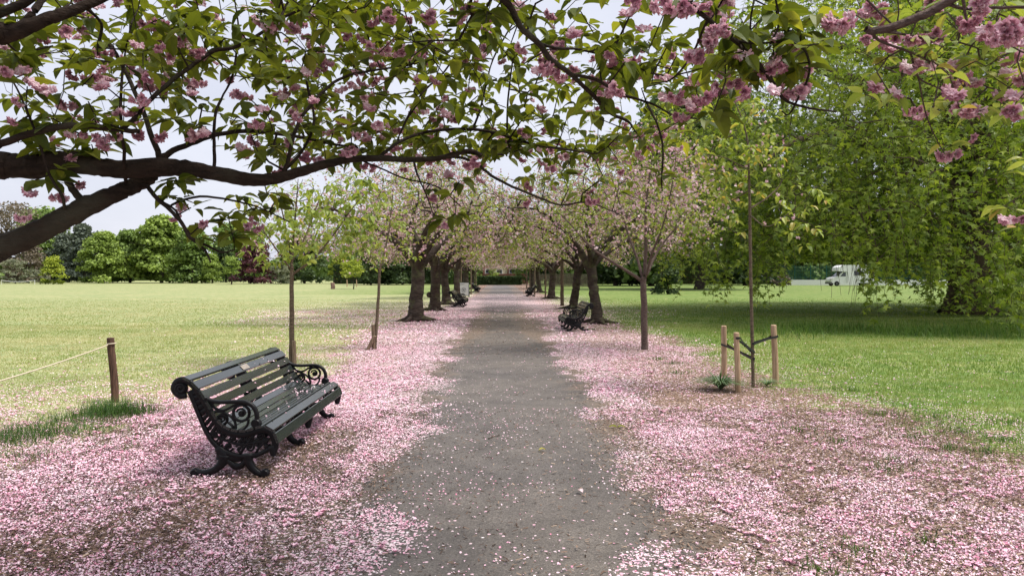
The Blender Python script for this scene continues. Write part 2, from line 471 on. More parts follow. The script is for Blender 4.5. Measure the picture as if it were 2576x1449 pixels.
def graded(a, b, fine, grow):
    out = [0.0]; s = fine
    while out[-1] < b: out.append(out[-1] + s); s *= grow
    neg = [0.0]; s = fine
    while neg[-1] > a: neg.append(neg[-1] - s); s *= grow
    return np.array(sorted(set(neg[1:] + out)))
xs = graded(-700, 700, 0.10, 1.018)
ys = np.concatenate([np.arange(-12, 3, 1.0), 3 + graded(0, 1400, 0.08, 1.017)])
ground = sheet('ground', xs, ys, ground_mat('park_ground', 'lawn'))
tag(ground, kind='structure')
ypath = np.concatenate([np.arange(-12, 3, 1.0), 3 + graded(0, 108, 0.08, 1.012)])
ypath = ypath[ypath < 112]
edge = Noise(11, 0.6); edge2 = Noise(12, 0.15)
def xpath(X, Y):
    e = (edge(Y, X * 0 + 3) - .5) * .35 + (edge2(Y, X * 0 + 7) - .5) * .12
    return path_mid(Y) + X * (PATH_W + e)
path = sheet('path', np.linspace(-1, 1, 41), ypath, ground_mat('path_asphalt', 'asphalt'), 0.004, xpath)
tag(path, kind='structure')

# ------------------------------------------------- loose petals, flowers, chips, grass (stuff)
petal_tv = np.array([[0, -.5, 0], [.42, .05, .10], [0, .5, .02], [-.42, .05, .10]])
petal_tf = np.array([[0, 1, 2, 3]])
def field(n, x0, x1, y0, y1):
    return rng.uniform(x0, x1, n), rng.uniform(y0, y1, n)
def wedge(n, y0, y1, m=1.08):
    """points spread evenly over the ground the picture shows between two distances"""
    y = np.sqrt(rng.uniform(y0 ** 2, y1 ** 2, n))
    return rng.uniform(-.70, .70, n) * y * m, y

fp = MB()
cl0, cl1, cl2, cl3 = Noise(20, 1.3), Noise(21, 0.55), Noise(22, 0.10), Noise(23, 0.24)
def petals(n, y0, y1, s0, s1, lift):
    x, y = wedge(n, y0, y1)
    p = petal_share(x, y)
    c = (cl1(x, y * .8) - .5) * 1.3 + (cl2(x, y) - .5) * 1.2 + (cl3(x, y) - .5) * 1.2 + (cl0(x, y) - .5) * .5
    onp = np.abs(x - path_mid(y)) < 1.5
    keep = rng.random(n) < np.clip(p ** 1.1 * .62 * np.where(x > .8, .80, 1) * np.where(onp & (y < 24), .42, 1) + .012 * ((x > 2) & (y < 18)) + np.minimum(p, .6) * c * 1.35, .03 * np.minimum(p * 4, 1), .95)
    x, y, p, c = x[keep], y[keep], p[keep], c[keep]
    k = len(x)
    z = .006 + rng.random(k) ** 2 * lift * np.clip(p + .2, 0, 1)
    pink = np.clip(rng.normal(.60, .24, k) - np.where(rng.random(k) < .10, .4, 0) + (cl1(x + 40, y) - .5) * .35, 0, 1)
    scatter(fp, petal_tv, petal_tf, np.stack([x, y, z], 1), yaw_frames(k, .45), rng.uniform(s0, s1, k), pink)
petals(520000, 3.6, 9.0, .008, .021, .03)
petals(260000, 9.0, 17.0, .014, .027, .03)
petals(110000, 17.0, 34.0, .035, .06, .03)
# whole fallen flowers
x, y = wedge(5200, 3.6, 13)
x = np.concatenate([x, (np.repeat(x, 3) + rng.normal(0, .035, len(x) * 3))]); y = np.concatenate([y, (np.repeat(y, 3) + rng.normal(0, .035, len(y) * 3))])
p = petal_share(x, y); px_, py_ = to_px(x, y)
verge = np.abs(x - path_mid(y)) > 1.3
k = rng.random(len(x)) < np.clip(p ** 1.5 * np.where(verge, .55, .1) * (cl1(x, y) * 1.6), 0, 1)
x, y = x[k], y[k]
for j in range(9):
    a = rng.uniform(0, 6.28, len(x)); rr = rng.uniform(.004, .02, len(x))
    d = np.stack([np.cos(a), np.sin(a), rng.uniform(.2, 1.3, len(x))], 1)
    nn = np.stack([-np.cos(a), -np.sin(a), np.full(len(x), .8)], 1)
    pos = np.stack([x + rr * np.cos(a), y + rr * np.sin(a), np.full(len(x), .018)], 1)
    scatter(fp, petal_tv, petal_tf, pos, frames(d, nn), rng.uniform(.020, .034, len(x)), np.clip(rng.normal(.46, .22, len(x)), 0, 1))

def petal_fall_mat():
    m, t, out = nt('fallen_petal')
    c = ramp(t, attr(t, 'tint'), [(0.0, (0.60, 0.22, 0.32)), (0.3, (0.74, 0.42, 0.53)), (0.65, (0.77, 0.545, 0.625)), (1.0, (0.81, 0.68, 0.71))])
    principled(t, out, c, 0.7, 0.2)
    return m
M['petal'] = petal_fall_mat()

chips = MB()
chip_tv = np.array([[-.11, -.5, 0], [.11, -.46, .01], [.08, .5, .02], [-.09, .44, .03]])
def chipf(n, y0, y1, s0, s1):
    x, y = wedge(n, y0, y1)
    mu = mulch_share(x, y)
    d = np.abs(x - path_mid(y))
    onp = d < PATH_W
    keep = rng.random(n) < np.where(onp, np.clip(.05 + .75 * np.clip((d - .75) / .7, 0, 1) + .35 * ((y > 15) & (y < 34)), 0, 1), mu * .95)
    x, y = x[keep], y[keep]; k = len(x)
    dark = np.where(x < 0, -.12, .08)
    scatter(chips, chip_tv, petal_tf, np.stack([x, y, .005 + rng.random(k) ** 2 * .026], 1), yaw_frames(k, .22), rng.uniform(s0, s1, k) , np.clip(rng.normal(.5, .25, k) + dark, 0, 1))
chipf(200000, 3.6, 9, .012, .045)
chipf(80000, 9, 18, .02, .055)
chipf(60000, 18, 34, .03, .07)
def chip_mat():
    m, t, out = nt('wood_chip')
    c = ramp(t, attr(t, 'tint'), [(0.0, (0.03, 0.02, 0.016)), (0.45, (0.115, 0.075, 0.055)), (0.8, (0.25, 0.17, 0.125)), (1.0, (0.44, 0.33, 0.25))])
    principled(t, out, c, 0.85, 0.1)
    return m
tag(chips.build('wood_chips', chip_mat()), 'brown wood chip mulch strewn along both sides of the path', 'mulch', kind='stuff')

grass = MB()
blade_tv = np.array([[-.5, 0, 0], [.5, 0, 0], [.32, .12, .55], [-.32, .12, .55], [0, .42, 1.0]])
bq = np.array([[0, 1, 2, 3]]); bt = np.array([[3, 2, 4]])
def blades(x, y, h, w, tint, lean=.5, mb=grass):
    n = len(x)
    a = rng.uniform(0, 2 * math.pi, n)
    h = np.broadcast_to(h, (n,)); w = np.broadcast_to(w, (n,)); ln = rng.uniform(.2, 1.6, n) * lean
    c, s = np.cos(a), np.sin(a)
    lv = blade_tv
    loc = np.stack([np.stack([lv[k, 0] * w, lv[k, 1] * h * ln * 2, lv[k, 2] * h * np.sqrt(np.clip(1 - (ln * .5) ** 2, .2, 1))], 1) for k in range(5)], 1)
    vx = loc[..., 0] * c[:, None] - loc[..., 1] * s[:, None] + x[:, None]
    vy = loc[..., 0] * s[:, None] + loc[..., 1] * c[:, None] + y[:, None]
    v = np.stack([vx, vy, loc[..., 2]], -1).reshape(-1, 3)
    base = (np.arange(n) * 5)[:, None]
    n0 = mb.n
    mb.add(v, bq + base, tint)
    mb.F.append(bt + base + n0); mb.T.append(np.asarray(np.broadcast_to(tint, (n,)), dtype=np.float32))
def lawn(n, y0, y1, h0, h1, w):
    x, y = wedge(n, y0, y1)
    mu = mulch_share(x, y); d = np.abs(x - path_mid(y))
    pa = n2(x + 9, y)
    keep = (rng.random(n) < np.clip(1.0 - mu, 0, 1) * np.clip((52 - y) / 26, 0, 1)) & (d > PATH_W)
    x, y, pa = x[keep], y[keep], pa[keep]
    right = x > 0
    lush = n1(x * .6, y * .6)
    pb = Noise(31, 2.6)(x, y) - .5; pc = Noise(32, .8)(x, y) - .5
    tint = np.where(right, .36 + .3 * lush, .66 + .28 * lush) + pb * .35 + pc * .3 + rng.normal(0, .12, len(x))
    h = rng.uniform(h0, h1, len(x)) * np.where(right, 1.15, .8) * (.7 + .6 * pa)
    blades(x, y, h, w, np.clip(tint, 0, 1), .7)
lawn(120000, 5.5, 12, .025, .055, .005)
lawn(160000, 12, 24, .03, .06, .010)
lawn(170000, 24, 52, .03, .06, .02)
# sparse tufts within the mulch on the right
tx, ty = [], []
for px, py in [(2300, 1105), (2420, 1090), (2350, 1050), (2120, 1115), (2010, 1085), (2250, 1160), (2205, 1045), (2150, 985), (2480, 1140), (2100, 980), (2230, 1185), (2330, 1370), (2160, 1390), (2520, 1110), (2060, 1440), (1660, 905), (1690, 915), (1700, 940), (1490, 830), (2390, 1130), (2540, 1065)]:
    g = gnd(px, py); k = 110
    r_ = np.abs(rng.normal(0, .16, k)); a_ = rng.uniform(0, 6.28, k)
    blades(g[0] + r_ * np.cos(a_) * 1.3, g[1] + r_ * np.sin(a_), rng.uniform(.03, .085, k), .007, np.clip(rng.normal(.14, .1, k), 0, 1), .8)
# long uncut grass: round the post, along the left edge, and in front of the big tree
def tall(px, py, n, sx, sy, h0, h1, w=.006, tint=.05):
    g = gnd(px, py)
    x = g[0] + rng.normal(0, sx, n); y = g[1] + rng.normal(0, sy, n)
    blades(x, y, rng.uniform(h0, h1, n), w, np.clip(rng.normal(tint, .1, n), 0, 1), 1.0)
tall(285, 1040, 1100, .20, .16, .08, .24)
tall(210, 1060, 450, .28, .14, .06, .16)
tall(120, 1090, 500, .30, .14, .06, .17)
tall(20, 1110, 700, .30, .16, .06, .18)
tall(350, 1045, 250, .14, .10, .05, .12)
tall(50, 1150, 250, .22, .1, .04, .12)
tall(200, 1075, 700, .9, .22, .03, .10, tint=.12)
tall(60, 1120, 500, .8, .25, .03, .09, tint=.12)
tall(400, 1030, 200, .5, .15, .03, .08, tint=.15)
for px in range(1950, 2640, 55):
    tall(px, 838 + rng.uniform(-10, 8), 220, .5, .8, .12, .42, .016, .22)
tag(grass.build('grass', leaf_mat('grass_blade', [(0.035, 0.078, 0.022), (0.105, 0.195, 0.036), (0.19, 0.27, 0.055), (0.30, 0.325, 0.12), (0.45, 0.42, 0.23)], 0.3, (1.3, 1.3, 0.6), 0.2)), 'short mown park grass, longer and darker in uncut tufts', 'grass', kind='stuff')
# ================================================================= BENCH
def zp(p):
    p = np.asarray(p, float)
    return np.stack([(p[:, 0] - 600) / 1114, (1290 - p[:, 1]) / 1114], 1)

def stroke(mb, pts, w, y0, y1, n=5, closed=False, t=None):
    """bar of width w along a curve in the bench's side plane, from y0 to y1 across; rounded a little"""
    P = catmull(pts, n) if n > 1 else np.asarray(pts, float)
    w = np.interp(np.linspace(0, 1, len(P)), np.linspace(0, 1, len(np.atleast_1d(w))), np.atleast_1d(w)) * .5
    T = norm(np.gradient(P, axis=0)); Nn = np.stack([-T[:, 1], T[:, 0]], 1)
    c = .3 * np.minimum(w, (y1 - y0) * .5)
    sec = []
    for sx, yy in ((1, 'a'), (1, 'b'), (0, 'c'), (0, 'd'), (-1, 'b'), (-1, 'a'), (0, 'e'), (0, 'f')): pass
    prof = [(1, y0 + .25 * (y1 - y0)), (1, y1 - .25 * (y1 - y0)), (.6, y1), (-.6, y1), (-1, y1 - .25 * (y1 - y0)), (-1, y0 + .25 * (y1 - y0)), (-.6, y0), (.6, y0)]
    V = []
    for i in range(len(P)):
        for (s, yy) in prof:
            q = P[i] + Nn[i] * w[i] * s
            V.append([q[0], yy, q[1]])
    F = []
    for i in range(len(P) - 1):
        for k in range(8):
            k2 = (k + 1) % 8
            F.append([i * 8 + k, (i + 1) * 8 + k, (i + 1) * 8 + k2, i * 8 + k2])
    mb.add(V, F, t)
    for i in (0, len(P) - 1):
        fc = [[i * 8 + k for k in (0, 1, 2, 3)], [i * 8 + k for k in (3, 4, 5, 6)], [i * 8 + k for k in (6, 7, 0, 3)]]
        mb.F.append(np.array(fc) + mb.n - len(V)); mb.T.append(np.full(3, .5, dtype=np.float32))

def ring(mb, c, r, w, y0, y1, a0=0, a1=2 * math.pi, n=14):
    a = np.linspace(a0, a1, n)
    stroke(mb, np.stack([c[0] + r * np.cos(a), c[1] + r * np.sin(a)], 1), w, y0, y1, 1)

def spiral(mb, c, r0, r1, a0, turns, w, y0, y1, n=22):
    t = np.linspace(0, 1, n)
    a = a0 + turns * 2 * math.pi * t
    r = r0 + (r1 - r0) * t
    stroke(mb, np.stack([c[0] + r * np.cos(a), c[1] + r * np.sin(a)], 1), w, y0, y1, 1)

def disc(mb, c, r, y0, y1, n=12):
    a = np.linspace(0, 2 * math.pi, n, endpoint=False)
    V = []
    for yy, k in ((y0, .75), (y0 + (y1 - y0) * .25, 1), (y1 - (y1 - y0) * .25, 1), (y1, .75)):
        V += [[c[0] + r * k * math.cos(x), yy, c[1] + r * k * math.sin(x)] for x in a]
    F = []
    for i in range(3):
        for k in range(n): F.append([i * n + k, i * n + (k + 1) % n, (i + 1) * n + (k + 1) % n, (i + 1) * n + k])
    mb.add(V, F)
    V2 = V[:n] + [[c[0], y0, c[1]]] + V[-n:] + [[c[0], y1, c[1]]]
    F2 = [[(k + 1) % n, k, n] for k in range(n)] + [[n + 1 + k, n + 1 + (k + 1) % n, 2 * n + 1] for k in range(n)]
    mb.add(V2, F2)

BACK = zp([(215, 400), (262, 425), (330, 495), (380, 570), (425, 650), (478, 740), (540, 815), (640, 866), (750, 874), (850, 850), (915, 838), (975, 858), (1012, 905), (1028, 960)])
def make_bench():
    root = empty('park_bench')
    L = 2.40
    def end(y, full=True):
        mb = MB(); a, b = y - .019, y + .019
        # main S-shaped member: scroll, back, seat, front roll
        main = zp([(222, 545), (165, 545), (115, 490), (135, 425), (195, 402), (262, 432), (325, 505), (375, 585), (425, 670), (478, 762), (540, 838), (640, 892), (750, 898), (850, 872), (915, 852), (970, 872), (1010, 925), (1018, 1000), (1000, 1085)])
        stroke(mb, main, [.045, .05, .05, .05, .05, .05, .045, .045, .05, .055, .055, .055, .055, .05, .055, .06, .06, .055, .045], a, b, 4)
        spiral(mb, zp([(178, 482)])[0], .012, .045, 0.5, 1.6, .026, a - .004, b + .004)
        disc(mb, zp([(170, 480)])[0], .062, a + .006, b - .006, 16)
        # outer curve: back edge down under the seat
        outer = zp([(250, 500), (290, 600), (335, 720), (390, 850), (450, 955), (530, 1035), (640, 1085), (760, 1100), (880, 1075), (985, 1020)])
        stroke(mb, outer, [.04, .036, .034, .034, .036, .04, .042, .04, .036, .034], a, b, 4)
        stroke(mb, zp([(985, 1000), (1000, 1060), (1000, 1095)]), [.06, .055, .04], a - .004, b + .004, 3)
        # solid part of the upper back with pierced holes towards the seat
        for k in range(9):
            f = k / 8
            o = np.array([(1 - f) * 262 + f * 440, (1 - f) * 520 + f * 900]); i_ = np.array([(1 - f) * 318 + f * 500, (1 - f) * 520 + f * 810])
            stroke(mb, zp([o, (o + i_) / 2, i_]), .046 if k < 5 else .034, a + .006, b - .006, 2)
        # lattice of small scrolls under the seat
        r2 = random.Random(3)
        for (cx, cy, rr) in [(470, 905, 34), (520, 965, 40), (560, 905, 34), (600, 1010, 42), (640, 940, 38), (700, 1030, 40), (720, 955, 40), (790, 1015, 40), (800, 940, 36), (865, 990, 38), (880, 915, 36), (935, 960, 36), (945, 1010, 26), (520, 860, 24)]:
            c = zp([(cx, cy)])[0]
            spiral(mb, c, .006, rr / 1114, r2.uniform(0, 6), 1.35, .017, a + .006, b - .006, 18)
            disc(mb, c, .010, a + .002, b - .002, 8)
        for q in ([(440, 880), (520, 930), (600, 960), (700, 990), (820, 975), (960, 950)], [(560, 1030), (620, 960), (680, 900)], [(700, 1075), (760, 990), (850, 880)], [(840, 1070), (890, 1000), (980, 930)], [(500, 1000), (560, 930), (600, 885)]):
            stroke(mb, zp(q), .020, a + .006, b - .006, 4)
        if full:
            # arm rest with scrolls and rosette
            arm = zp([(335, 505), (385, 560), (450, 595), (540, 607), (650, 602), (750, 607), (820, 645), (852, 710), (856, 780), (868, 830)])
            stroke(mb, arm, [.03, .034, .032, .03, .03, .034, .034, .034, .036, .05], a, b, 4)
            disc(mb, zp([(850, 800)])[0], .042, a - .006, b + .006, 12)
            c = zp([(715, 705)])[0]
            ring(mb, c, .066, .022, a + .005, b - .005)
            spiral(mb, c, .008, .040, 1.0, 1.3, .016, a + .005, b - .005)
            disc(mb, c, .020, a, b, 10)
            c = zp([(545, 762)])[0]
            ring(mb, c, .040, .021, a + .005, b - .005)
            spiral(mb, c, .006, .026, 2.0, 1.2, .014, a + .005, b - .005)
            stroke(mb, zp([(440, 600), (480, 660), (560, 680), (640, 640), (690, 615)]), .02, a + .004, b - .004, 4)
            stroke(mb, zp([(460, 700), (520, 690), (600, 720), (655, 780), (665, 860)]), .018, a + .004, b - .004, 4)
            stroke(mb, zp([(780, 760), (770, 810), (735, 850), (690, 860)]), .018, a + .004, b - .004, 4)
            stroke(mb, zp([(600, 790), (640, 830), (630, 870)]), .018, a + .004, b - .004, 4)
        # legs
        stroke(mb, zp([(500, 1010), (545, 1080), (540, 1130)]), [.05, .10, .10], a - .004, b + .004, 3)
        stroke(mb, zp([(560, 1085), (545, 1150), (470, 1220), (370, 1246), (290, 1240)]), [.10, .075, .055, .05, .07], a - .006, b + .006, 4)
        disc(mb, zp([(295, 1244)])[0], .038, a - .010, b + .010, 12)
        stroke(mb, zp([(770, 1075), (775, 1140), (820, 1215), (880, 1256), (930, 1262)]), [.09, .07, .055, .05, .06], a - .006, b + .006, 4)
        disc(mb, zp([(925, 1252)])[0], .038, a - .010, b + .010, 12)
        stroke(mb, zp([(560, 1120), (610, 1150), (650, 1185), (700, 1185), (740, 1150), (780, 1120)]), [.05, .04, .05, .05, .04, .05], a, b, 3)
        stroke(mb, zp([(590, 1100), (660, 1118), (760, 1105)]), .05, a + .004, b - .004, 3)
        return mb
    end(0.0).build('end_frame', M['iron'], root, True)
    end(L).build('end_frame', M['iron'], root, True)
    end(L * .46, False).build('middle_frame', M['iron'], root, True)
    # slats along the profile
    P = catmull(BACK, 8)
    s = np.concatenate([[0], np.cumsum(np.linalg.norm(np.diff(P, axis=0), axis=1))])
    T = norm(np.gradient(P, axis=0)); Nn = np.stack([-T[:, 1], T[:, 0]], 1)
    def slat(mb, s0, w, th=.022, lift=.012, tint=.5):
        q = [np.array([np.interp(s0 + d, s, P[:, i]) for i in (0, 1)]) for d in (-w / 2, 0, w / 2)]
        nn = np.array([np.interp(s0, s, Nn[:, i]) for i in (0, 1)]); nn /= np.linalg.norm(nn)
        tt = norm(q[2] - q[0]); c = q[1] + nn * lift
        h, g, e = w / 2, th / 2, .004
        sec = [(-h + e, -g), (h - e, -g), (h, -g + e), (h, g - e), (h - e, g), (-h + e, g), (-h, g - e), (-h, -g + e)]
        n = 12
        V, F = [], []
        for yy in np.linspace(-.03, L + .03, n):
            for a_, b_ in sec:
                p = c + tt * a_ + nn * b_
                V.append([p[0], yy, p[1]])
        for i in range(n - 1):
            for k in range(8):
                F.append([i * 8 + k, i * 8 + (k + 1) % 8, (i + 1) * 8 + (k + 1) % 8, (i + 1) * 8 + k])
        mb.add(V, F, tint)
        for i in (0, n - 1):
            mb.F.append(np.array([[i * 8 + k for k in (0, 1, 2, 3)], [i * 8 + k for k in (3, 4, 5, 6)], [i * 8 + k for k in (6, 7, 0, 3)]]) + mb.n - len(V)); mb.T.append(np.full(3, .5, dtype=np.float32))
    back, seat = MB(), MB()
    tot = s[-1]
    for s0, w in ((.016, .062), (.097, .076), (.192, .072), (.286, .072), (.378, .070)): slat(back, s0, w)
    s0 = .462
    for w in (.062, .058, .056, .056, .056, .058): 
        slat(seat, s0, w); s0 += .068
    slat(seat, tot - .115, .075); slat(seat, tot - .026, .088)
    bk = back.build('backrest', M['slat'], root)
    seat.build('seat', M['slat'], root)
    pm = MB()
    q = np.array([np.interp(.097, s, P[:, i]) for i in (0, 1)]); nn = np.array([np.interp(.097, s, Nn[:, i]) for i in (0, 1)])
    tt = np.array([nn[1], -nn[0]]); q = q + nn * .0245
    V = []
    for yy in (1.04, 1.22):
        for a_ in (-.026, .026):
            for b_ in (0, .004):
                p = q + tt * a_ + nn * b_
                V.append([p[0], yy, p[1]])
    pm.add(V, [[0, 1, 3, 2], [4, 6, 7, 5], [0, 4, 5, 1], [2, 3, 7, 6], [1, 5, 7, 3], [0, 2, 6, 4]])
    pm.build('plaque', M['plaque'], bk)
    return root, P, s
bench, BP, BS = make_bench()
BG = 'black iron and slat benches along the path'
bench.location = (-2.30, 5.98, 0); bench.rotation_euler = (0, 0, .02)
tag(bench, 'big near cast iron bench on pink petals with a small plaque on its back', 'bench', BG)
def put_bench(px, py, rz, label, prof_x=.29, s=1.0):
    b = copy_tree(bench)
    g = gnd(px, py)
    ca, sa = math.cos(rz), math.sin(rz)
    b.location = (g[0] - prof_x * ca, g[1] - prof_x * sa, 0)
    b.rotation_euler = (0, 0, rz); b.scale = (s, s, s)
    tag(b, label, 'bench', BG)
    return b
# right-hand benches face the path: turned half round, so their near end is the local far end
def put_bench_r(px, py, label, turn=0.0, short=1.0):
    b = copy_tree(bench)
    g = gnd(px, py); rz = math.pi + turn
    # near front foot: local (.29, L, 0)
    x, y = .02, 2.40 * short
    b.scale = (1, short, 1)
    b.location = (g[0] - (x * math.cos(rz) - y * math.sin(rz)), g[1] - (x * math.sin(rz) + y * math.cos(rz)), 0)
    b.rotation_euler = (0, 0, rz)
    tag(b, label, 'bench', BG)
    return b
put_bench_r(1452, 834, 'bench on the right verge in front of the leaning cherry trunk, seen from its side', .03, .74)
put_bench_r(1335, 746, 'small far bench on the right verge where petals cover the whole path')
put_bench(1152, 773, .0, 'small bench on the left verge just before the white poster board', .02)
put_bench(1196, 735, .0, 'smallest and farthest bench, on the left verge beyond the poster board', .02)
# petals lying on the near bench's seat slats
k = 95
ss = np.concatenate([rng.uniform(.43, .90, 70), rng.uniform(.05, .40, 25)])
nn_ = np.stack([-np.gradient(BP[:, 1]), np.gradient(BP[:, 0])], 1); nn_ = norm(nn_)
X = np.interp(ss, BS, BP[:, 0]) + np.interp(ss, BS, nn_[:, 0]) * .028
Z = np.interp(ss, BS, BP[:, 1]) + np.interp(ss, BS, nn_[:, 1]) * .028
Y = np.where(rng.random(k) < .6, rng.normal(1.9, .25, k), rng.uniform(0, 2.4, k)).clip(.02, 2.38)
co, si = math.cos(.02), math.sin(.02)
scatter(fp, petal_tv, petal_tf, np.stack([-2.30 + X * co - Y * si, 5.98 + X * si + Y * co, Z], 1), yaw_frames(k, .3), rng.uniform(.014, .026, k), np.clip(rng.normal(.7, .2, k), 0, 1))
tag(fp.build('fallen_petals', M['petal']), 'fallen pink cherry petals carpeting both verges and speckling the path', 'petals', kind='stuff')

# ================================================================= POST, ROPE, STAKES, SIGN
def log_mesh(h, r, sides=18, seed=1, dome=False, lean=(0, 0), rough=.06):
    r_ = np.random.default_rng(seed)
    mb = MB()
    nz = 12
    V = []
    wob = r_.normal(0, rough, (nz, sides))
    lob = 1 + .07 * np.sin(np.arange(sides) / sides * 6.28 * 2 + r_.uniform(0, 6))
    for i, z in enumerate(np.linspace(0, 1, nz)):
        for k in range(sides):
            a = 2 * math.pi * k / sides
            q = r * lob[k] * (1 + .5 * wob[i, k]) * (1.06 - .1 * z)
            V.append([q * math.cos(a) + lean[0] * z + .12 * r * math.sin(z * 5), q * math.sin(a) + lean[1] * z, h * z - .05 * (i == 0)])
    F = [[i * sides + k, i * sides + (k + 1) % sides, (i + 1) * sides + (k + 1) % sides, (i + 1) * sides + k] for i in range(nz - 1) for k in range(sides)]
    mb.add(V, F, .4)
    top = np.array(V[-sides:])
    inn = top.copy(); c = top.mean(0); inn = c + (top - c) * .82; inn[:, 2] = h + (.012 if dome else .005)
    mb.add(np.vstack([top, inn, [c + [0, 0, .014 if dome else .006]]]), [[k, (k + 1) % sides, sides + (k + 1) % sides, sides + k] for k in range(sides)], .9)
    mb.F.append(np.array([[sides + k, sides + (k + 1) % sides, 2 * sides] for k in range(sides)]) + mb.n - 2 * sides - 1); mb.T.append(np.full(sides, .9, dtype=np.float32))
    return mb
g = gnd(290, 1012)
post = log_mesh(.83, .046, 18, 5, False, (-.05, 0), .10).build('wooden_post', M['post'], smooth=True)
post.location = tuple(g)
tag(post, 'knobbly dark brown round wooden post standing in a dark grass tuft', 'post')
rp = MB()
A = np.array([g[0] - .065, g[1] - .035, .745]); B = at(-260, 1030, 5.6)
tt = np.linspace(0, 1, 24)[:, None]
line = A + (B - A) * tt; line[:, 2] -= .10 * (tt[:, 0] * (1 - tt[:, 0])) * 1.2
rp.tube(line, .0075, 7)
a = np.linspace(.3, 6.4, 24)
rp.tube(np.stack([g[0] - .045 + .053 * np.cos(a - 2.6), g[1] + .053 * np.sin(a - 2.6), .752 + .012 * np.sin(a * .5)], 1), .0075, 7)
rope = rp.build('rope', M['rope'], smooth=True)
tag(rope, 'cream rope tied round the brown post and running off to the left', 'rope')

def stake(px, py, ytop, r, mat, label, seed, lean=(0, 0), group='short stakes holding up young trees'):
    g = gnd(px, py)
    h = at(px, ytop, g[1])[2]
    o = log_mesh(h, r, 16, seed, True, lean, .02).build('tree_stake', mat, smooth=True)
    o.location = tuple(g)
    tag(o, label, 'stake', group)
    return g, h
SG = 'peeled pine stakes round the thin staked sapling'
sA = stake(1821, 948, 821, .042, M['stake'], 'pale peeled stake behind the strap-leaved plant, farthest to the left of three', 11, (0, 0), SG)
sB = stake(1856, 986, 838, .042, M['stake'], 'pale peeled stake nearest the camera, shortest-looking of the three by the sapling', 12, (-.02, 0), SG)
sC = stake(1951, 966, 819, .046, M['stake'], 'cracked pale peeled stake to the right of the staked sapling', 13, (-.03, 0), SG)
SAP = gnd(1894, 975)
def band(name, label, P0, P1, r0, r1, w=.028):
    """flat strap looped round two uprights: wraps P0 (radius r0) and P1 (radius r1)"""
    mb = MB()
    P0, P1 = np.asarray(P0, float), np.asarray(P1, float)
    d = P1 - P0; yaw = math.atan2(d[1], d[0])
    pts = []
    for a in np.linspace(math.pi / 2, 3 * math.pi / 2, 9): pts.append(P0 + np.array([math.cos(a + yaw) * r0, math.sin(a + yaw) * r0, 0]))
    for f in (.3, .5, .7):
        pts.append(P0 + d * f + np.array([-math.sin(yaw), math.cos(yaw), 0]) * -(r0 * .45 * abs(f - .5) * 2 + .006))
    for a in np.linspace(-math.pi / 2, math.pi / 2, 9): pts.append(P1 + np.array([math.cos(a + yaw) * r1, math.sin(a + yaw) * r1, 0]))
    for f in (.7, .5, .3):
        pts.append(P0 + d * f + np.array([-math.sin(yaw), math.cos(yaw), 0]) * (r0 * .45 * abs(f - .5) * 2 + .006))
    P = np.array(pts); n = len(P)
    c = (P0 + P1) / 2
    out = norm((P - c) * [1, 1, 0]) * .003
    V = np.concatenate([P - [0, 0, w / 2], P + [0, 0, w / 2], P + out + [0, 0, w / 2], P + out - [0, 0, w / 2]])
    F = []
    for i in range(n):
        j = (i + 1) % n
        for a_, b_ in ((0, 1), (1, 2), (2, 3), (3, 0)):
            F.append([a_ * n + i, a_ * n + j, b_ * n + j, b_ * n + i])
    mb.add(V, F)
    b_ = c + [0, 0, 0]
    mb.box((-.02, -.012, -w * .62), (.02, .012, w * .62), M=[[math.cos(yaw), -math.sin(yaw), 0], [math.sin(yaw), math.cos(yaw), 0], [0, 0, 1]], off=c)
    o = mb.build(name, M['strap'])
    tag(o, label, 'tree tie', 'black straps tying the sapling to its stakes')
def zat(py, Y): return at(0, py, Y)[2]
band('tree_strap', 'black rubber strap from the left stake down to the sapling, lowest of three', [sA[0][0], sA[0][1], zat(866, sA[0][1])], [SAP[0], SAP[1], zat(902, SAP[1])], .047, .026, .032)
band('tree_strap', 'black rubber strap from the nearest stake sloping down to the sapling', [sB[0][0] - .012, sB[0][1], zat(850, sB[0][1])], [SAP[0], SAP[1], zat(886, SAP[1])], .047, .026, .034)
band('tree_strap', 'black rubber strap from the right stake, rising from the sapling', [sC[0][0] - .02, sC[0][1], zat(846, sC[0][1])], [SAP[0], SAP[1], zat(864, SAP[1])], .051, .026, .034)
stake(940, 879, 818, .045, M['stake_old'], 'grey upright stake against the thin sapling on the left petal verge', 21, (.0, 0))
stake(924, 880, 846, .045, M['stake_old'], 'short leaning grey stake beside the upright stake on the left verge', 22, (.16, 0))
stake(740, 918, 858, .036, M['stake_old'], 'thin brown stake behind the near bench, against the young tree', 23, (0, 0))

for px, py, lb in [(873, 722, 'tiny far stake left of the small yellow-green lawn tree'), (897, 722, 'tiny far stake right of the small yellow-green lawn tree')]:
    stake(px, py, 704, .06, M['stake'], lb, px)
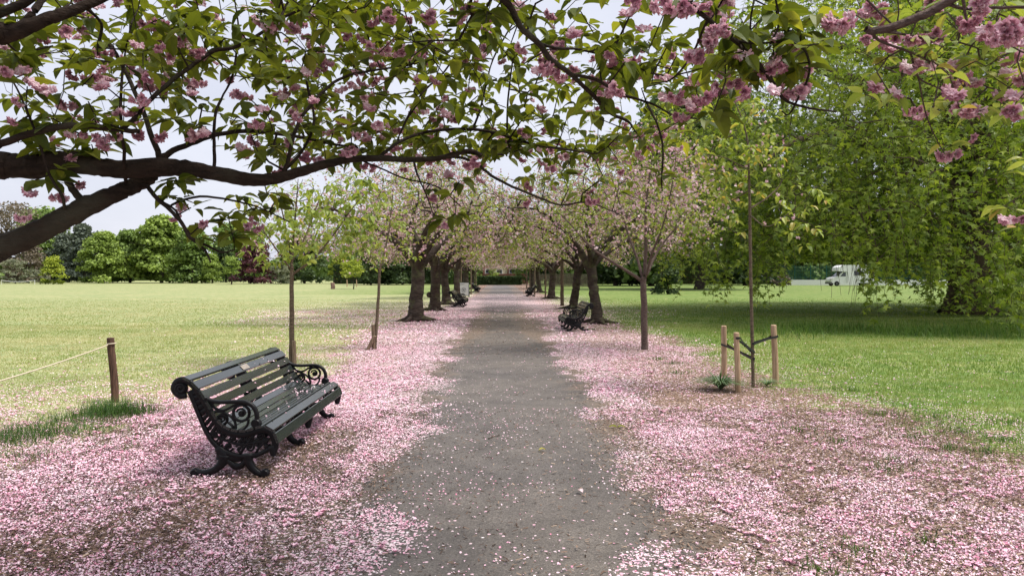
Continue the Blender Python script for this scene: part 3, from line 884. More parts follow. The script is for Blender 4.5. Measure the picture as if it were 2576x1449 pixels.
# poster board
g = gnd(1166, 748)
sg = empty('poster_board', g, -.06)
tag(sg, 'white poster on a dark green A-frame board standing on the left verge', 'sign')
def sloped(mb, x0, x1, z0, z1, d0, d1, y_at):
    """slab following the board's slope: y_at(z) is its front face"""
    V = [[x, y_at(z) + d, z] for x in (x0, x1) for z in (z0, z1) for d in (d0, d1)]
    mb.add(V, [[0, 1, 3, 2], [4, 6, 7, 5], [0, 4, 5, 1], [2, 3, 7, 6], [1, 5, 7, 3], [0, 2, 6, 4]])
ya = lambda z: z * .14
fr = MB()
W2, Hs = .40, 1.08
for x0, x1, z0, z1 in ((-W2, -W2 + .04, .02, Hs), (W2 - .04, W2, .02, Hs), (-W2 + .04, W2 - .04, Hs - .045, Hs), (-W2 + .04, W2 - .04, .10, .14)):
    sloped(fr, x0, x1, z0, z1, 0, .03, ya)
fr.build('frame', M['sign_green'], sg)
rl = MB()
yb = lambda z: 2 * ya(Hs) - ya(z) + .03
for x0, x1, z0, z1 in ((-W2, -W2 + .04, .02, Hs - .01), (W2 - .04, W2, .02, Hs - .01), (-W2 + .04, W2 - .04, .14, Hs - .05)):
    sloped(rl, x0, x1, z0, z1, .002, .03, yb)
rl.build('rear_panel', M['sign_green'], sg)
pn = MB(); sloped(pn, -W2 + .041, W2 - .041, .141, Hs - .046, .004, .02, ya)
pn = pn.build('poster', M['white'], sg)
ins = MB()
for (x0, x1, z) in ((-.30, .05, .96), (-.30, .12, .925), (-.30, -.02, .89), (-.12, .14, .24), (-.09, .10, .215)):
    sloped(ins, x0, x1, z - .008, z + .008, .001, .003, ya)
a = np.linspace(0, 2 * math.pi, 28, endpoint=False)
for r0, r1 in ((.165, .19), (.0, .07), (.09, .14)):
    V = []
    for x in a:
        for rr in (r0, r1):
            z = .52 + rr * math.sin(x); V.append([rr * math.cos(x) * (1 + .12 * math.sin(3 * x) * (rr < .15)), ya(z) + .002, z])
    F = [[2 * k, 2 * ((k + 1) % 28), 2 * ((k + 1) % 28) + 1, 2 * k + 1] for k in range(28) if r0 != .09 or k % 7 < 5]
    ins.add(V, F)
ins.build('print', M['ink'], pn)

# stump far out on the lawn, rope barrier, white line posts
g = gnd(837, 727)
st = log_mesh(.72, .23, 16, 31, False, (0, 0), .16).build('tree_stump', M['cut_wood'], smooth=True)
st.location = tuple(g)
tag(st, 'short pinkish brown tree stump alone far out on the lawn', 'stump')
rb = empty('rope_barrier', gnd(45, 716))
tag(rb, 'low white rope slung between two white posts far across the lawn', 'barrier')
Yb = gnd(45, 716)[1]
pa, pb = at(4, 716, Yb) - gnd(45, 716), at(125 * .7, 716, Yb) - gnd(45, 716)
for p in (pa, pb):
    m_ = MB(); m_.tube([[p[0], 0, 0], [p[0], 0, .75]], .035, 8); m_.build('post', M['white'], rb)
m_ = MB(); tt = np.linspace(0, 1, 14)
m_.tube(np.stack([pa[0] + (pb[0] - pa[0]) * tt, 0 * tt, .68 - .9 * tt * (1 - tt) + .0 * tt], 1), .03, 6); m_.build('sagging_rope', M['white'], rb, True)

# fallen leaves and twig on the path
def leaf_on_ground(px, py, size, yaw, mat, label, n=1):
    g = gnd(px, py)
    mb = MB()
    P = [(0, 0), (.25, .22), (.55, .27), (.82, .14), (1, 0)]
    for q in range(n):
        ca, sa = math.cos(yaw + q * 2.6), math.sin(yaw + q * 2.6)
        V = []
        for (l, w) in P:
            for s in (-1, 0, 1):
                x, y = (l - .0) * size, s * w * size
                V.append([x * ca - y * sa, x * sa + y * ca, .012 + .010 * abs(s) + .02 * math.sin(l * 3)])
        F = [[i * 3 + k, i * 3 + k + 1, i * 3 + k + 4, i * 3 + k + 3] for i in range(4) for k in range(2)]
        mb.add(V, F, .8)
    o = mb.build('fallen_leaf', mat, smooth=True); o.location = tuple(g)
    tag(o, label, 'leaf')
leaf_on_ground(1355, 1138, .075, .5, M['leaf_mid'], 'single round pale green leaf lying on the middle of the path')
leaf_on_ground(1553, 1079, .09, .2, M['leaf_near'], 'pair of darker green leaves lying at the path edge on petals', 2)
leaf_on_ground(1466, 1246, .07, 2.0, M['blossom_far'], 'whitish withered leaf lying on the near part of the path')
tw = MB(); p0, p1 = gnd(1228, 1106), gnd(1257, 1098)
tw.tube(catmull([p0 + [0, 0, .012], (p0 + p1) / 2 + [0, .02, .016], p1 + [0, 0, .012]], 4), [.004] * 9, 6)
tag(tw.build('twig', M['bark_old'], smooth=True), 'thin dark twig lying across the bare middle of the path', 'twig')

# strap-leaved plant by the stakes
pl = MB()
def strap_plant(px, py, n, r, h):
    g = gnd(px, py)
    a = rng.uniform(0, 6.28, n)
    for k in range(n):
        d = np.array([math.cos(a[k]), math.sin(a[k])]); L_ = rng.uniform(.6, 1) * h; out_ = rng.uniform(.45, 1.0) * r
        t_ = np.linspace(0, 1, 6); w = rng.uniform(.005, .009) * np.array([.8, 1, 1, .85, .55, .1])
        z = L_ * (t_ * 1.5 - 1.05 * t_ ** 2 * (1 if out_ > .5 * r else .5)); xy = d[None] * (out_ * t_[:, None] ** 1.3)
        s_ = np.array([-d[1], d[0]])
        V = []
        for i in range(6):
            for s in (-1, 1): V.append([xy[i, 0] + s * s_[0] * w[i] + rng.normal(0, .0), xy[i, 1] + s * s_[1] * w[i], max(.01, z[i])])
        pl.add(V, [[2 * i, 2 * i + 1, 2 * i + 3, 2 * i + 2] for i in range(5)], np.clip(rng.normal(.4, .2), 0, 1))
    return g
M['strap_leaf'] = leaf_mat('strap_leaf', [(0.07, 0.13, 0.06), (0.15, 0.23, 0.11), (0.27, 0.33, 0.19)], .25, None, .3)
g = strap_plant(1812, 982, 240, .50, .36)
o = pl.build('strap_leaved_plant', M['strap_leaf'], smooth=True); o.location = tuple(g)
tag(o, 'drooping clump of narrow strap leaves at the foot of the left stake', 'plant')
pl = MB(); g = strap_plant(1928, 972, 40, .28, .22)
o = pl.build('strap_leaved_plant', M['strap_leaf'], smooth=True); o.location = tuple(g)
tag(o, 'small sparse clump of strap leaves between sapling and right stake', 'plant')
# ================================================================= TREE SKELETONS
class Skel:
    def __init__(self):
        self.p, self.par, self.fix = [], [], []
    def add(self, P, r, parent=-1):
        """r: radii along the path, or None for twigs sized afterwards"""
        ids = []
        for i, q in enumerate(P):
            self.p.append(np.asarray(q, float)); self.par.append(parent)
            self.fix.append(0.0 if r is None else float(r[i]))
            parent = len(self.p) - 1
            ids.append(parent)
        return ids
    def limb(self, P, r, parent=None, n=5, rough=.0):
        """smooth hand-placed limb; joins the nearest existing node unless it is the first"""
        Q = catmull(P, n)
        rr = np.interp(np.linspace(0, 1, len(Q)), np.linspace(0, 1, len(r)), r)
        if rough: Q[1:-1] += rng.normal(0, rough, (len(Q) - 2, 3)) * rr[1:-1, None]
        if parent is None and self.p:
            A = np.array(self.p); parent = int(np.argmin(((A - Q[0]) ** 2).sum(1)))
        return self.add(Q, rr, -1 if parent is None else parent)
    def grow(self, targets, step=.12, wiggle=.25, sag=.0, maxlen=9e9, skip=None):
        """join every target to the nearest part of the tree; returns tip ids"""
        cap = len(self.p) + len(targets) * 14
        A = np.zeros((cap, 3)); n = len(self.p); A[:n] = np.array(self.p)
        if skip is not None: A[skip] += 1e4
        tips = []
        d0 = np.min(((targets[:, None, :] - A[None, :n:3, :]) ** 2).sum(-1), axis=1) if n < 4000 else np.zeros(len(targets))
        for t in targets[np.argsort(d0)]:
            dd = ((A[:n] - t) ** 2).sum(1)
            j = int(np.argmin(dd)); d = math.sqrt(dd[j])
            if d > maxlen or n + 14 > cap: tips.append(-1); continue
            k = int(np.clip(round(d / step), 1, 10))
            par = self.par[j]
            P0 = self.p[j]
            dirn = norm(P0 - self.p[par]) if par >= 0 else norm(t - P0)
            f = np.linspace(0, 1, k + 1)[1:, None]
            ctrl = P0 + dirn * d * .35 + np.array([0, 0, sag * d])
            Q = (1 - f) ** 2 * P0 + 2 * f * (1 - f) * ctrl + f ** 2 * t
            if k > 1: Q[:-1] += rng.normal(0, wiggle * d / (k + 3), (k - 1, 3))
            ids = self.add(Q, None, j)
            A[n:n + k] = Q; n += k
            tips.append(ids[-1])
        return [i for i in tips if i >= 0]
    def mesh(self, tip_r=.003, expo=.5, sides_big=9, rmax=9e9):
        P = np.array(self.p); par = np.array(self.par); fix = np.array(self.fix); n = len(P)
        cnt = np.zeros(n); child = np.zeros(n, int)
        for i in range(n - 1, -1, -1):
            if child[i] == 0: cnt[i] += 1
            if par[i] >= 0: cnt[par[i]] += cnt[i]; child[par[i]] += 1
        r = np.where(fix > 0, fix, tip_r * np.maximum(cnt, 1) ** expo)
        for i in range(n):
            if fix[i] == 0:
                if par[i] >= 0: r[i] = min(r[i], r[par[i]] * .92)
                r[i] = min(r[i], rmax)
        main = np.full(n, -1)
        for i in range(n):
            q = par[i]
            if q >= 0 and (main[q] < 0 or r[i] > r[main[q]]): main[q] = i
        e = np.where(par >= 0)[0]; a = par[e]
        d = norm(P[e] - P[a])
        dn = np.zeros((n, 3)); dn[e] = d
        root = np.where(par < 0)[0]
        for q in root:
            if main[q] >= 0: dn[q] = dn[main[q]]
        nd = dn.copy()
        hm = main >= 0
        nd[hm] = norm(dn[hm] + dn[main[hm]])
        ismain = main[a] == e
        d0 = np.where(ismain[:, None], nd[a], d)
        r0 = np.where(ismain, r[a], np.minimum(r[a], r[e] * 1.25))
        r0 = np.where(ismain & (fix[a] > 0) & (fix[e] == 0), np.minimum(r[a], r[e] * 1.3), r0)
        mb = MB()
        ph = np.random.default_rng(n).uniform(0, 6.28, (n, 4)); ph[:, :3] = ph[0, :3] + np.cumsum(np.random.default_rng(n + 1).normal(0, .35, (n, 3)), axis=0)
        for lo, hi, sides in ((0, .006, 4), (.006, .02, 5), (.02, .06, 8), (.06, 9, 14)):
            s = (r0 >= lo) & (r0 < hi)
            if not s.any(): continue
            an = np.linspace(0, 2 * math.pi, sides, endpoint=False)
            def rg(c, dd, rr, ix):
                u = norm(np.cross(dd, np.array([.31, .52, .8]) ))
                w = np.cross(dd, u)
                q = 1 + (.055 * np.sin(2 * an[None] + ph[ix, 0:1]) + .045 * np.sin(3 * an[None] + ph[ix, 1:2]) + .03 * np.sin(5 * an[None] + ph[ix, 2:3]) + ph[ix, 3:4] * .01) * (sides >= 8)
                return c[:, None, :] + (rr[:, None] * q)[:, :, None] * (np.cos(an)[None, :, None] * u[:, None, :] + np.sin(an)[None, :, None] * w[:, None, :])
            V = np.concatenate([rg(P[a[s]], d0[s], r0[s], a[s]), rg(P[e[s]], nd[e[s]], r[e[s]], e[s])], 1)
            F = np.array([[k, (k + 1) % sides, sides + (k + 1) % sides, sides + k] for k in range(sides)])
            m = s.sum()
            mb.add(V.reshape(-1, 3), (F[None] + (np.arange(m) * 2 * sides)[:, None, None]).reshape(-1, 4))
        self.r = r
        return mb

# ---- leaf and flower shapes
def leaf_shape(fold=.35, droop=.22, W=.27):
    rows = [(0, .0), (.12, .55), (.35, 1.0), (.6, .92), (.82, .5), (1.0, .0)]
    V, idx = [], []
    for t, w in rows:
        z = -droop * t * t
        if w == 0: idx.append([len(V)]); V.append([0, t, z])
        else:
            b = len(V); idx.append([b, b + 1, b + 2])
            V += [[-W * w, t, z + fold * W * w], [0, t, z], [W * w, t, z + fold * W * w]]
    F = []
    q = lambda *a: F.append(list(a))
    l = idx
    q(l[0][0], l[1][1], l[1][0], l[1][0]); q(l[0][0], l[1][2], l[1][1], l[1][1])
    for i in range(1, 4):
        q(l[i][0], l[i][1], l[i + 1][1], l[i + 1][0]); q(l[i][1], l[i][2], l[i + 1][2], l[i + 1][1])
    q(l[4][0], l[4][1], l[5][0], l[5][0]); q(l[4][1], l[4][2], l[5][0], l[5][0])
    V = np.array(V); F3 = np.array([[f[0], f[1], f[2]] for f in F] + [[f[0], f[2], f[3]] for f in F if f[2] != f[3]])
    return V, F3
LEAFS = [leaf_shape(.35, .22, .27), leaf_shape(.55, .38, .30), leaf_shape(.15, .10, .25), leaf_shape(.45, .55, .28)]
LV, LF = LEAFS[0]
SV = np.array([[0, 0, 0], [.26, .45, .07], [0, 1, -.12], [-.26, .45, .07], [0, .45, -.02]])
SF = np.array([[0, 1, 4], [1, 2, 4], [2, 3, 4], [3, 0, 4]])

def pompon(nf=5, npet=15, seed=1):
    """hanging bunch of double flowers: every flower a ruffled ball of petals; returns verts, faces, per-face tint"""
    r_ = np.random.default_rng(seed)
    mb = MB()
    for k in range(nf):
        ax = norm(np.array([r_.normal(0, .8), r_.normal(0, .8), -abs(r_.normal(.6, .3))]))
        c = ax * r_.uniform(.55, .8) if nf > 1 else np.zeros(3)
        u = norm(np.cross(ax, [.3, .5, .8])); w = np.cross(ax, u)
        for j in range(npet):
            ring_ = j / npet
            a = j * 2.4 + r_.normal(0, .2)
            el = .15 + 1.15 * ring_
            rad = math.cos(a) * u + math.sin(a) * w
            d = norm(rad * math.sin(el + .25) + ax * math.cos(el + .25))
            nn = norm(ax * math.sin(el) - rad * math.cos(el) * .8 + r_.normal(0, .32, 3))
            fr_ = frames(d[None], nn[None])[0]
            L_ = .55 * r_.uniform(.8, 1.15)
            tv = np.array([[0, 0, 0], [.62, .6, .14], [.35, 1.05, .02], [-.35, 1.05, .02], [-.62, .6, .14]]) * [.46, 1, 1.6] * L_ * r_.uniform(.8, 1.2)
            v = tv @ fr_.T + c
            mb.add(v, [[0, 1, 2], [0, 2, 3], [0, 3, 4]], float(np.clip(.2 + .62 * ring_ + r_.normal(0, .2), 0, 1)))
    return np.concatenate(mb.V), np.concatenate(mb.F), np.concatenate(mb.T)
POM = [pompon(5, 24, 1), pompon(4, 26, 2), pompon(6, 22, 3), pompon(3, 26, 4)]
def puff(n=5, seed=1):
    r_ = np.random.default_rng(seed); mb = MB()
    for k in range(n):
        fr_ = frames(r_.normal(size=(1, 3)), r_.normal(size=(1, 3)))[0]
        v = (np.array([[-.4, -.4, 0], [.45, -.3, .15], [.4, .45, 0], [-.35, .4, .15]]) * r_.uniform(.7, 1.2)) @ fr_.T + norm(r_.normal(size=3)) * r_.uniform(.1, .6)
        mb.add(v, [[0, 1, 2, 3]], float(np.clip(r_.normal(.55, .22), 0, 1)))
    return np.concatenate(mb.V), np.concatenate(mb.F), np.concatenate(mb.T)
PUFF = [puff(5, s) for s in range(4)]
def scatter_t(mb, tmpl, pos, Rm, scale, shift):
    tv, tf, tt = tmpl
    n = len(pos)
    if n == 0: return
    n0 = len(mb.T)
    scatter(mb, tv, tf, pos, Rm, scale, 0.5)
    mb.T[-1] = np.clip(np.tile(tt, n) + np.repeat(np.broadcast_to(shift, (n,)), len(tf)), 0, 1).astype(np.float32)

def leaf_rosette(mb, pos, n_lo, n_hi, size, tint_f, droop=.35, spread=1.0, tmpl=None, up=.3):
    """bunch of leaves round each position"""
    V_, F_ = tmpl or (LV, LF)
    pos = np.asarray(pos)
    k = rng.integers(n_lo, n_hi + 1, len(pos))
    P = np.repeat(pos, k, axis=0); n = len(P)
    a = rng.uniform(0, 6.28, n)
    d = np.stack([np.cos(a), np.sin(a), rng.normal(-droop, .35, n)], 1)
    nn = np.stack([rng.normal(0, .30, n), rng.normal(0, .30, n), np.ones(n)], 1)
    P = P + norm(d) * rng.uniform(.05, .35, n)[:, None] * size * spread
    fr_, sz, ti = frames(d, nn), rng.uniform(.6, 1.18, n) * size, np.clip(tint_f(P), 0, 1)
    if len(F_) < 6: scatter(mb, V_, F_, P, fr_, sz, ti); return
    pick = rng.integers(0, 4, n)
    for q in range(4):
        m_ = pick == q
        scatter(mb, *LEAFS[q], P[m_], fr_[m_], sz[m_], ti[m_])

# ================================================================= NEAR CHERRIES (overhead)
def pxpath(pts, scale=1.0):
    """pts: (photo x, photo y, radius in photo pixels, distance) -> points, radii"""
    P = np.array([at(x, y, d) for x, y, r, d in pts])
    return P, [r / FPX * d * scale for x, y, r, d in pts]

left = Skel()
TB = np.array([-3.55, 3.05, 0.0])
left.limb([TB + [0, 0, -.1], TB + [.02, 0, .25], TB + [.06, 0, .9], TB + [.15, .02, 1.35]], [.30, .24, .20, .19], n=6)
low = pxpath([(-60, 648, 30, 2.95), (0, 622, 29, 2.95), (100, 580, 27, 2.95), (200, 528, 25, 2.98), (280, 492, 22, 3.02), (340, 465, 19, 3.1), (390, 437, 14, 3.18), (400, 395, 8, 3.2), (378, 335, 7, 3.25), (360, 280, 6, 3.3), (300, 150, 5, 3.4), (240, 60, 4, 3.5)])
left.limb(np.vstack([TB + [.15, .02, 1.35], TB + [.7, -.05, 1.60], low[0]]), [.15, .08] + low[1], n=7, rough=.05)
main = pxpath([(-60, 424, 33, 2.95), (30, 420, 31, 2.95), (100, 417, 30, 2.95), (180, 410, 27, 2.95), (240, 420, 22, 2.97), (300, 427, 21, 3.0), (400, 421, 23, 3.02), (480, 425, 20, 3.05), (560, 440, 18, 3.1), (640, 452, 17, 3.15), (705, 447, 15, 3.2), (760, 431, 13, 3.25), (820, 414, 11, 3.3), (880, 402, 9.5, 3.35), (950, 399, 8.5, 3.4), (1030, 402, 7.5, 3.45), (1100, 399, 7, 3.5), (1150, 385, 7, 3.5), (1185, 381, 7, 3.5), (1212, 393, 6, 3.5)])
left.limb(np.vstack([TB + [.15, .02, 1.35], TB + [.55, -.05, 1.92], main[0]]), [.15, .06] + main[1], n=6, rough=.05)
up = pxpath([(-70, 110, 24, 2.6), (0, 92, 22, 2.6), (60, 73, 20, 2.6), (110, 52, 16, 2.6), (165, 33, 14, 2.62), (270, -10, 11, 2.7), (380, -70, 9, 2.8), (560, -150, 8, 2.9)])
left.limb(np.vstack([TB + [.15, .02, 1.35], TB + [.5, -.2, 2.0], up[0]]), [.14, .05] + up[1], n=6, rough=.05)
def LP(pts, sk=left, **k):
    P, r = pxpath(pts); return sk.limb(P, r, n=k.get('n', 4), rough=.12)
LP([(52, 72, 11, 2.6), (80, 35, 10, 2.6), (105, 0, 9, 2.65), (130, -60, 7, 2.7)])
LP([(-70, 60, 12, 2.7), (0, 34, 12, 2.7), (80, -4, 11, 2.7), (150, -60, 9, 2.8)])
l4 = pxpath([(-80, 392, 11, 2.75), (0, 362, 10, 2.75), (90, 332, 9, 2.75), (160, 317, 8.5, 2.78), (230, 318, 8, 2.8), (300, 326, 7, 2.8), (350, 331, 6, 2.8)])
left.limb(np.vstack([TB + [.55, -.05, 1.92], l4[0]]), [.03] + l4[1], n=5, rough=.1)
LP([(312, 322, 6, 2.8), (340, 295, 6, 2.82), (400, 230, 6, 2.9), (475, 172, 5.5, 2.95), (535, 130, 5, 3.0), (600, 116, 4.5, 3.05), (690, 60, 4, 3.1), (720, 15, 3.5, 3.2), (750, -60, 3, 3.2)])
LP([(400, 405, 9, 3.05), (425, 385, 8, 3.1), (480, 362, 7, 3.15), (545, 340, 6, 3.2), (640, 331, 5.5, 3.3), (750, 345, 4.5, 3.4), (830, 362, 3.5, 3.5), (900, 372, 2.5, 3.55)])
LP([(712, 440, 6, 3.2), (725, 400, 5, 3.2), (742, 335, 5, 3.25), (762, 290, 4.5, 3.3), (825, 220, 4, 3.4), (880, 190, 3.5, 3.5), (960, 175, 3, 3.6), (1040, 160, 2.5, 3.7)])
LP([(318, 465, 5, 3.06), (313, 430, 4.5, 2.98), (312, 380, 4.5, 2.92), (306, 330, 4, 2.9), (304, 250, 3.5, 2.95), (312, 150, 3, 3.0), (330, 60, 2.5, 3.0)])
LP([(372, 470, 6, 3.08), (395, 500, 5.5, 3.0), (428, 530, 5, 2.95), (458, 562, 5, 2.92), (478, 598, 4.5, 2.9), (520, 618, 3.5, 2.9), (560, 635, 3, 2.9), (590, 628, 2, 2.9)])
LP([(478, 598, 3.5, 2.9), (515, 628, 3, 2.88), (530, 660, 2, 2.85)])
LP([(405, 505, 3, 3.0), (440, 528, 2.8, 3.0), (455, 555, 2.3, 2.98), (480, 590, 2, 2.95)])
LP([(425, 520, 3, 3.0), (460, 503, 3, 3.05), (520, 495, 3, 3.15), (600, 508, 2.6, 3.25), (660, 526, 2, 3.35), (730, 560, 1.5, 3.4)])
LP([(538, 432, 5, 3.08), (540, 380, 4.5, 3.1), (540, 300, 4, 3.12), (556, 250, 3.5, 3.15), (585, 190, 3, 3.2), (600, 80, 2.6, 3.3), (590, 0, 2.3, 3.3)])
LP([(165, 536, 4.5, 2.96), (155, 490, 4, 2.85), (125, 440, 3.6, 2.8), (92, 340, 3, 2.8), (55, 250, 2.5, 2.85), (30, 200, 2, 2.9)])
LP([(218, 515, 11, 2.98), (195, 490, 10, 2.98), (172, 460, 9, 2.97), (160, 430, 9, 2.96)])
LP([(700, 445, 5, 3.2), (760, 380, 4, 3.3), (790, 300, 3.4, 3.4), (770, 180, 3, 3.5), (800, 60, 2.5, 3.6)])
LP([(245, 120, 4, 2.95), (255, 60, 4, 2.9), (215, 20, 4, 2.75)])
LP([(950, 398, 5, 3.4), (1010, 355, 4, 3.5), (1080, 332, 4, 3.6), (1160, 325, 4, 3.65), (1236, 332, 4, 3.7), (1336, 362, 3.5, 3.75), (1420, 376, 3, 3.8), (1500, 388, 2.2, 3.9)])
LP([(1105, 398, 4, 3.5), (1155, 396, 4, 3.6), (1200, 414, 4, 3.7), (1236, 442, 3.8, 3.75), (1290, 470, 3.4, 3.8), (1360, 499, 3, 3.9), (1411, 516, 2.6, 4.0), (1480, 510, 2, 4.1), (1560, 540, 1.5, 4.2)])
LP([(1040, 402, 3, 3.45), (1050, 440, 2.6, 3.4), (1072, 490, 2.2, 3.4), (1090, 540, 1.6, 3.4)])
LP([(900, 400, 3, 3.4), (960, 425, 2.6, 3.4), (1020, 450, 2.4, 3.45), (1100, 470, 2, 3.5), (1160, 520, 1.6, 3.5)])
LP([(1000, 352, 3, 3.5), (1050, 250, 2.8, 3.6), (1110, 190, 2.5, 3.7), (1140, 150, 2.2, 3.7)])
LP([(1190, 328, 3, 3.7), (1215, 250, 2.6, 3.7), (1240, 150, 2.3, 3.8), (1290, 60, 2, 3.9)])
LP([(1275, 340, 3, 3.75), (1278, 250, 2.4, 3.7), (1290, 150, 2, 3.6)])
# high limb passing over the frame, then coming down into it again
c1 = pxpath([(1235, -90, 11, 2.55), (1263, -10, 10, 2.6), (1286, 20, 9, 2.62), (1311, 70, 8.5, 2.65), (1356, 110, 8, 2.7), (1386, 150, 7.5, 2.75), (1436, 187, 6.5, 2.8), (1486, 235, 5.5, 2.9), (1536, 285, 4.5, 3.0), (1575, 303, 4, 3.05), (1590, 316, 3, 3.1)])
left.limb(np.vstack([TB + [.5, -.2, 2.0], TB + [1.0, -.5, 2.75], [-1.1, 2.3, 3.15], [-.4, 2.4, 3.05], c1[0]]), [.07, .05, .035, .022] + c1[1], n=6, rough=.05)
LP([(1436, 187, 4.5, 2.8), (1500, 201, 4.5, 2.85), (1561, 236, 4, 2.9), (1640, 262, 3.5, 3.0), (1700, 292, 2.6, 3.1), (1760, 300, 2, 3.2)])
LP([(1356, 110, 4, 2.7), (1400, 122, 4, 2.8), (1460, 126, 3.6, 2.9), (1560, 152, 3.2, 3.0), (1650, 188, 2.8, 3.1), (1760, 200, 2, 3.2)])
LP([(1625, 256, 3, 3.0), (1640, 285, 3, 2.9), (1661, 335, 3, 2.85), (1668, 390, 2.8, 2.8), (1664, 450, 2, 2.8), (1666, 482, 1.5, 2.8)])
c5 = pxpath([(1640, -80, 8, 2.2), (1700, -20, 7, 2.2), (1780, 48, 6.5, 2.2), (1840, 96, 6, 2.2), (1890, 141, 6, 2.22), (1935, 195, 6.5, 2.25), (1958, 235, 5, 2.28), (1990, 260, 4.5, 2.3), (2050, 275, 3.5, 2.35), (2104, 281, 2.5, 2.4)])
left.limb(np.vstack([[-.4, 2.4, 3.05], [.2, 2.2, 2.95], c5[0]]), [.022, .014] + c5[1], n=5, rough=.08)
LP([(1842, 98, 4, 2.2), (1880, 108, 3.6, 2.2), (1940, 108, 3.4, 2.2), (1995, 106, 3.2, 2.22), (2028, 135, 3.2, 2.24), (2036, 185, 3, 2.26), (2012, 240, 2.8, 2.28), (1985, 288, 2.4, 2.3), (1966, 280, 2, 2.3)])
LP([(1890, 141, 3, 2.22), (1888, 60, 2.6, 2.25), (1900, -20, 2.4, 2.3)])
LP([(1935, 115, 3, 2.2), (1960, 60, 2.8, 2.2), (1950, -10, 2.6, 2.2)])
LP([(1780, 48, 3, 2.2), (1740, 140, 2.8, 2.4), (1690, 200, 2.6, 2.6), (1640, 210, 2, 2.7)])
n_hand = len(left.p)

def boxes(lst):
    """(x0, x1, y0, y1, n, d0, d1) -> points in the crown at those distances"""
    out = []
    for x0, x1, y0, y1, n, d0, d1 in lst:
        for _ in range(n): out.append(at(rng.uniform(x0, x1), rng.uniform(y0, y1), rng.uniform(d0, d1)))
    return np.array(out)
tg = boxes([
    (-250, 350, -60, 140, 30, 2.5, 3.4), (0, 450, 110, 330, 56, 2.6, 3.8), (330, 700, -80, 150, 64, 2.6, 3.9), (420, 760, 130, 330, 44, 2.9, 3.9),
    (700, 1250, -80, 150, 104, 2.8, 4.2), (740, 1240, 130, 330, 92, 3.2, 4.6), (1220, 1700, -80, 120, 48, 2.5, 3.9), (1240, 1560, 110, 300, 36, 2.9, 4.3), (1500, 1760, 90, 250, 22, 2.8, 3.6),
    (650, 900, 320, 410, 14, 3.3, 4.0), (860, 1250, 320, 395, 34, 3.4, 4.4), (1230, 1600, 290, 400, 36, 3.6, 4.6), (1265, 1320, 335, 385, 9, 3.6, 3.8), (560, 740, 300, 400, 6, 3.1, 3.6),
    (1260, 1620, 400, 520, 9, 3.8, 4.6), (1600, 1780, 270, 380, 6, 2.9, 4.0), (0, 140, 300, 400, 6, 2.8, 3.0), (180, 420, 330, 395, 6, 2.9, 3.3),
    (1720, 2060, -60, 120, 22, 2.1, 2.5), (1790, 2030, 110, 290, 13, 2.15, 2.4), (1660, 1860, 110, 230, 12, 2.4, 3.4),
    (380, 500, 450, 530, 6, 2.95, 3.1), (490, 640, 530, 630, 6, 2.85, 2.95), (80, 160, 420, 470, 3, 2.8, 2.9), (590, 700, 480, 540, 7, 3.2, 3.5), (1020, 1180, 440, 560, 5, 3.35, 3.5), (640, 740, 380, 420, 3, 3.1, 3.3), (1640, 1690, 420, 450, 1, 2.8, 2.85)])
tips = left.grow(tg, .09, .5, .12)
tg2 = boxes([(560, 1260, 150, 390, 85, 4.2, 6.0), (1200, 1720, 120, 430, 70, 4.2, 6.0), (300, 1250, -80, 160, 85, 4.0, 5.5), (-50, 420, -40, 300, 30, 3.6, 4.8), (-300, 1900, -700, -80, 190, 2.6, 5.0), (-900, 2000, -2600, -600, 90, 1.6, 3.0)])
yy = rng.uniform(2.5, 6.8, 170)
tg2 = np.concatenate([tg2, np.stack([rng.uniform(-3, 4.2, 170), yy, 1.75 + .385 * yy + rng.uniform(.05, .8, 170)], 1)])     # extra unseen foliage above the frame, added to shade the foreground
tips2 = left.grow(tg2, .14, .45, .1)
r_t = lambda P: rng.normal(.42, .2, len(P)) + np.clip((P[:, 2] - 2.6) * .1, -.1, .2)
def hero(skel, tips, root, leaf_size, bloom_p, leaf_mat_, lo=3, hi=6, pom=.030, pom_extra=None, tint=r_t, twig=.0028):
    P = np.array([skel.p[i] for i in tips])
    lm, bm = MB(), MB()
    leaf_rosette(lm, P, lo, hi, leaf_size, tint, .10)
    # single leaves along twigs too
    tw_ = [i for i in range(n_hand if skel is left else 0, len(skel.p)) if skel.fix[i] == 0 and rng.random() < .32]
    if tw_: leaf_rosette(lm, np.array([skel.p[i] for i in tw_]), 1, 2, leaf_size * .9, tint, .12)
    b = P[rng.random(len(P)) < bloom_p]
    b = np.concatenate([b + rng.normal(0, .03, b.shape) - [0, 0, .045], b[: len(b) // 2] + rng.normal(0, .07, b[: len(b) // 2].shape) - [0, 0, .05]])
    if pom_extra is not None: b = np.concatenate([b, pom_extra])
    b = b[b[:, 2] > 1.78]
    sel = rng.integers(0, 4, len(b))
    for k in range(4):
        q = b[sel == k]
        an = rng.uniform(0, 6.28, len(q)); ca, sa = np.cos(an), np.sin(an); z0 = np.zeros(len(q)); o1 = np.ones(len(q))
        Rm = np.stack([np.stack([ca, sa, z0], 1), np.stack([-sa, ca, z0], 1), np.stack([z0, z0, o1], 1)], -1)
        scatter_t(bm, POM[k], q, Rm, rng.uniform(.75, 1.25, len(q)) * pom, rng.normal(-.08, .12, len(q)))
    skel.mesh(twig, .45).build('trunk', M['bark_near'], root, True)
    lm.build('leaves', leaf_mat_, root)
    bm.build('blossom', M['blossom'], root)
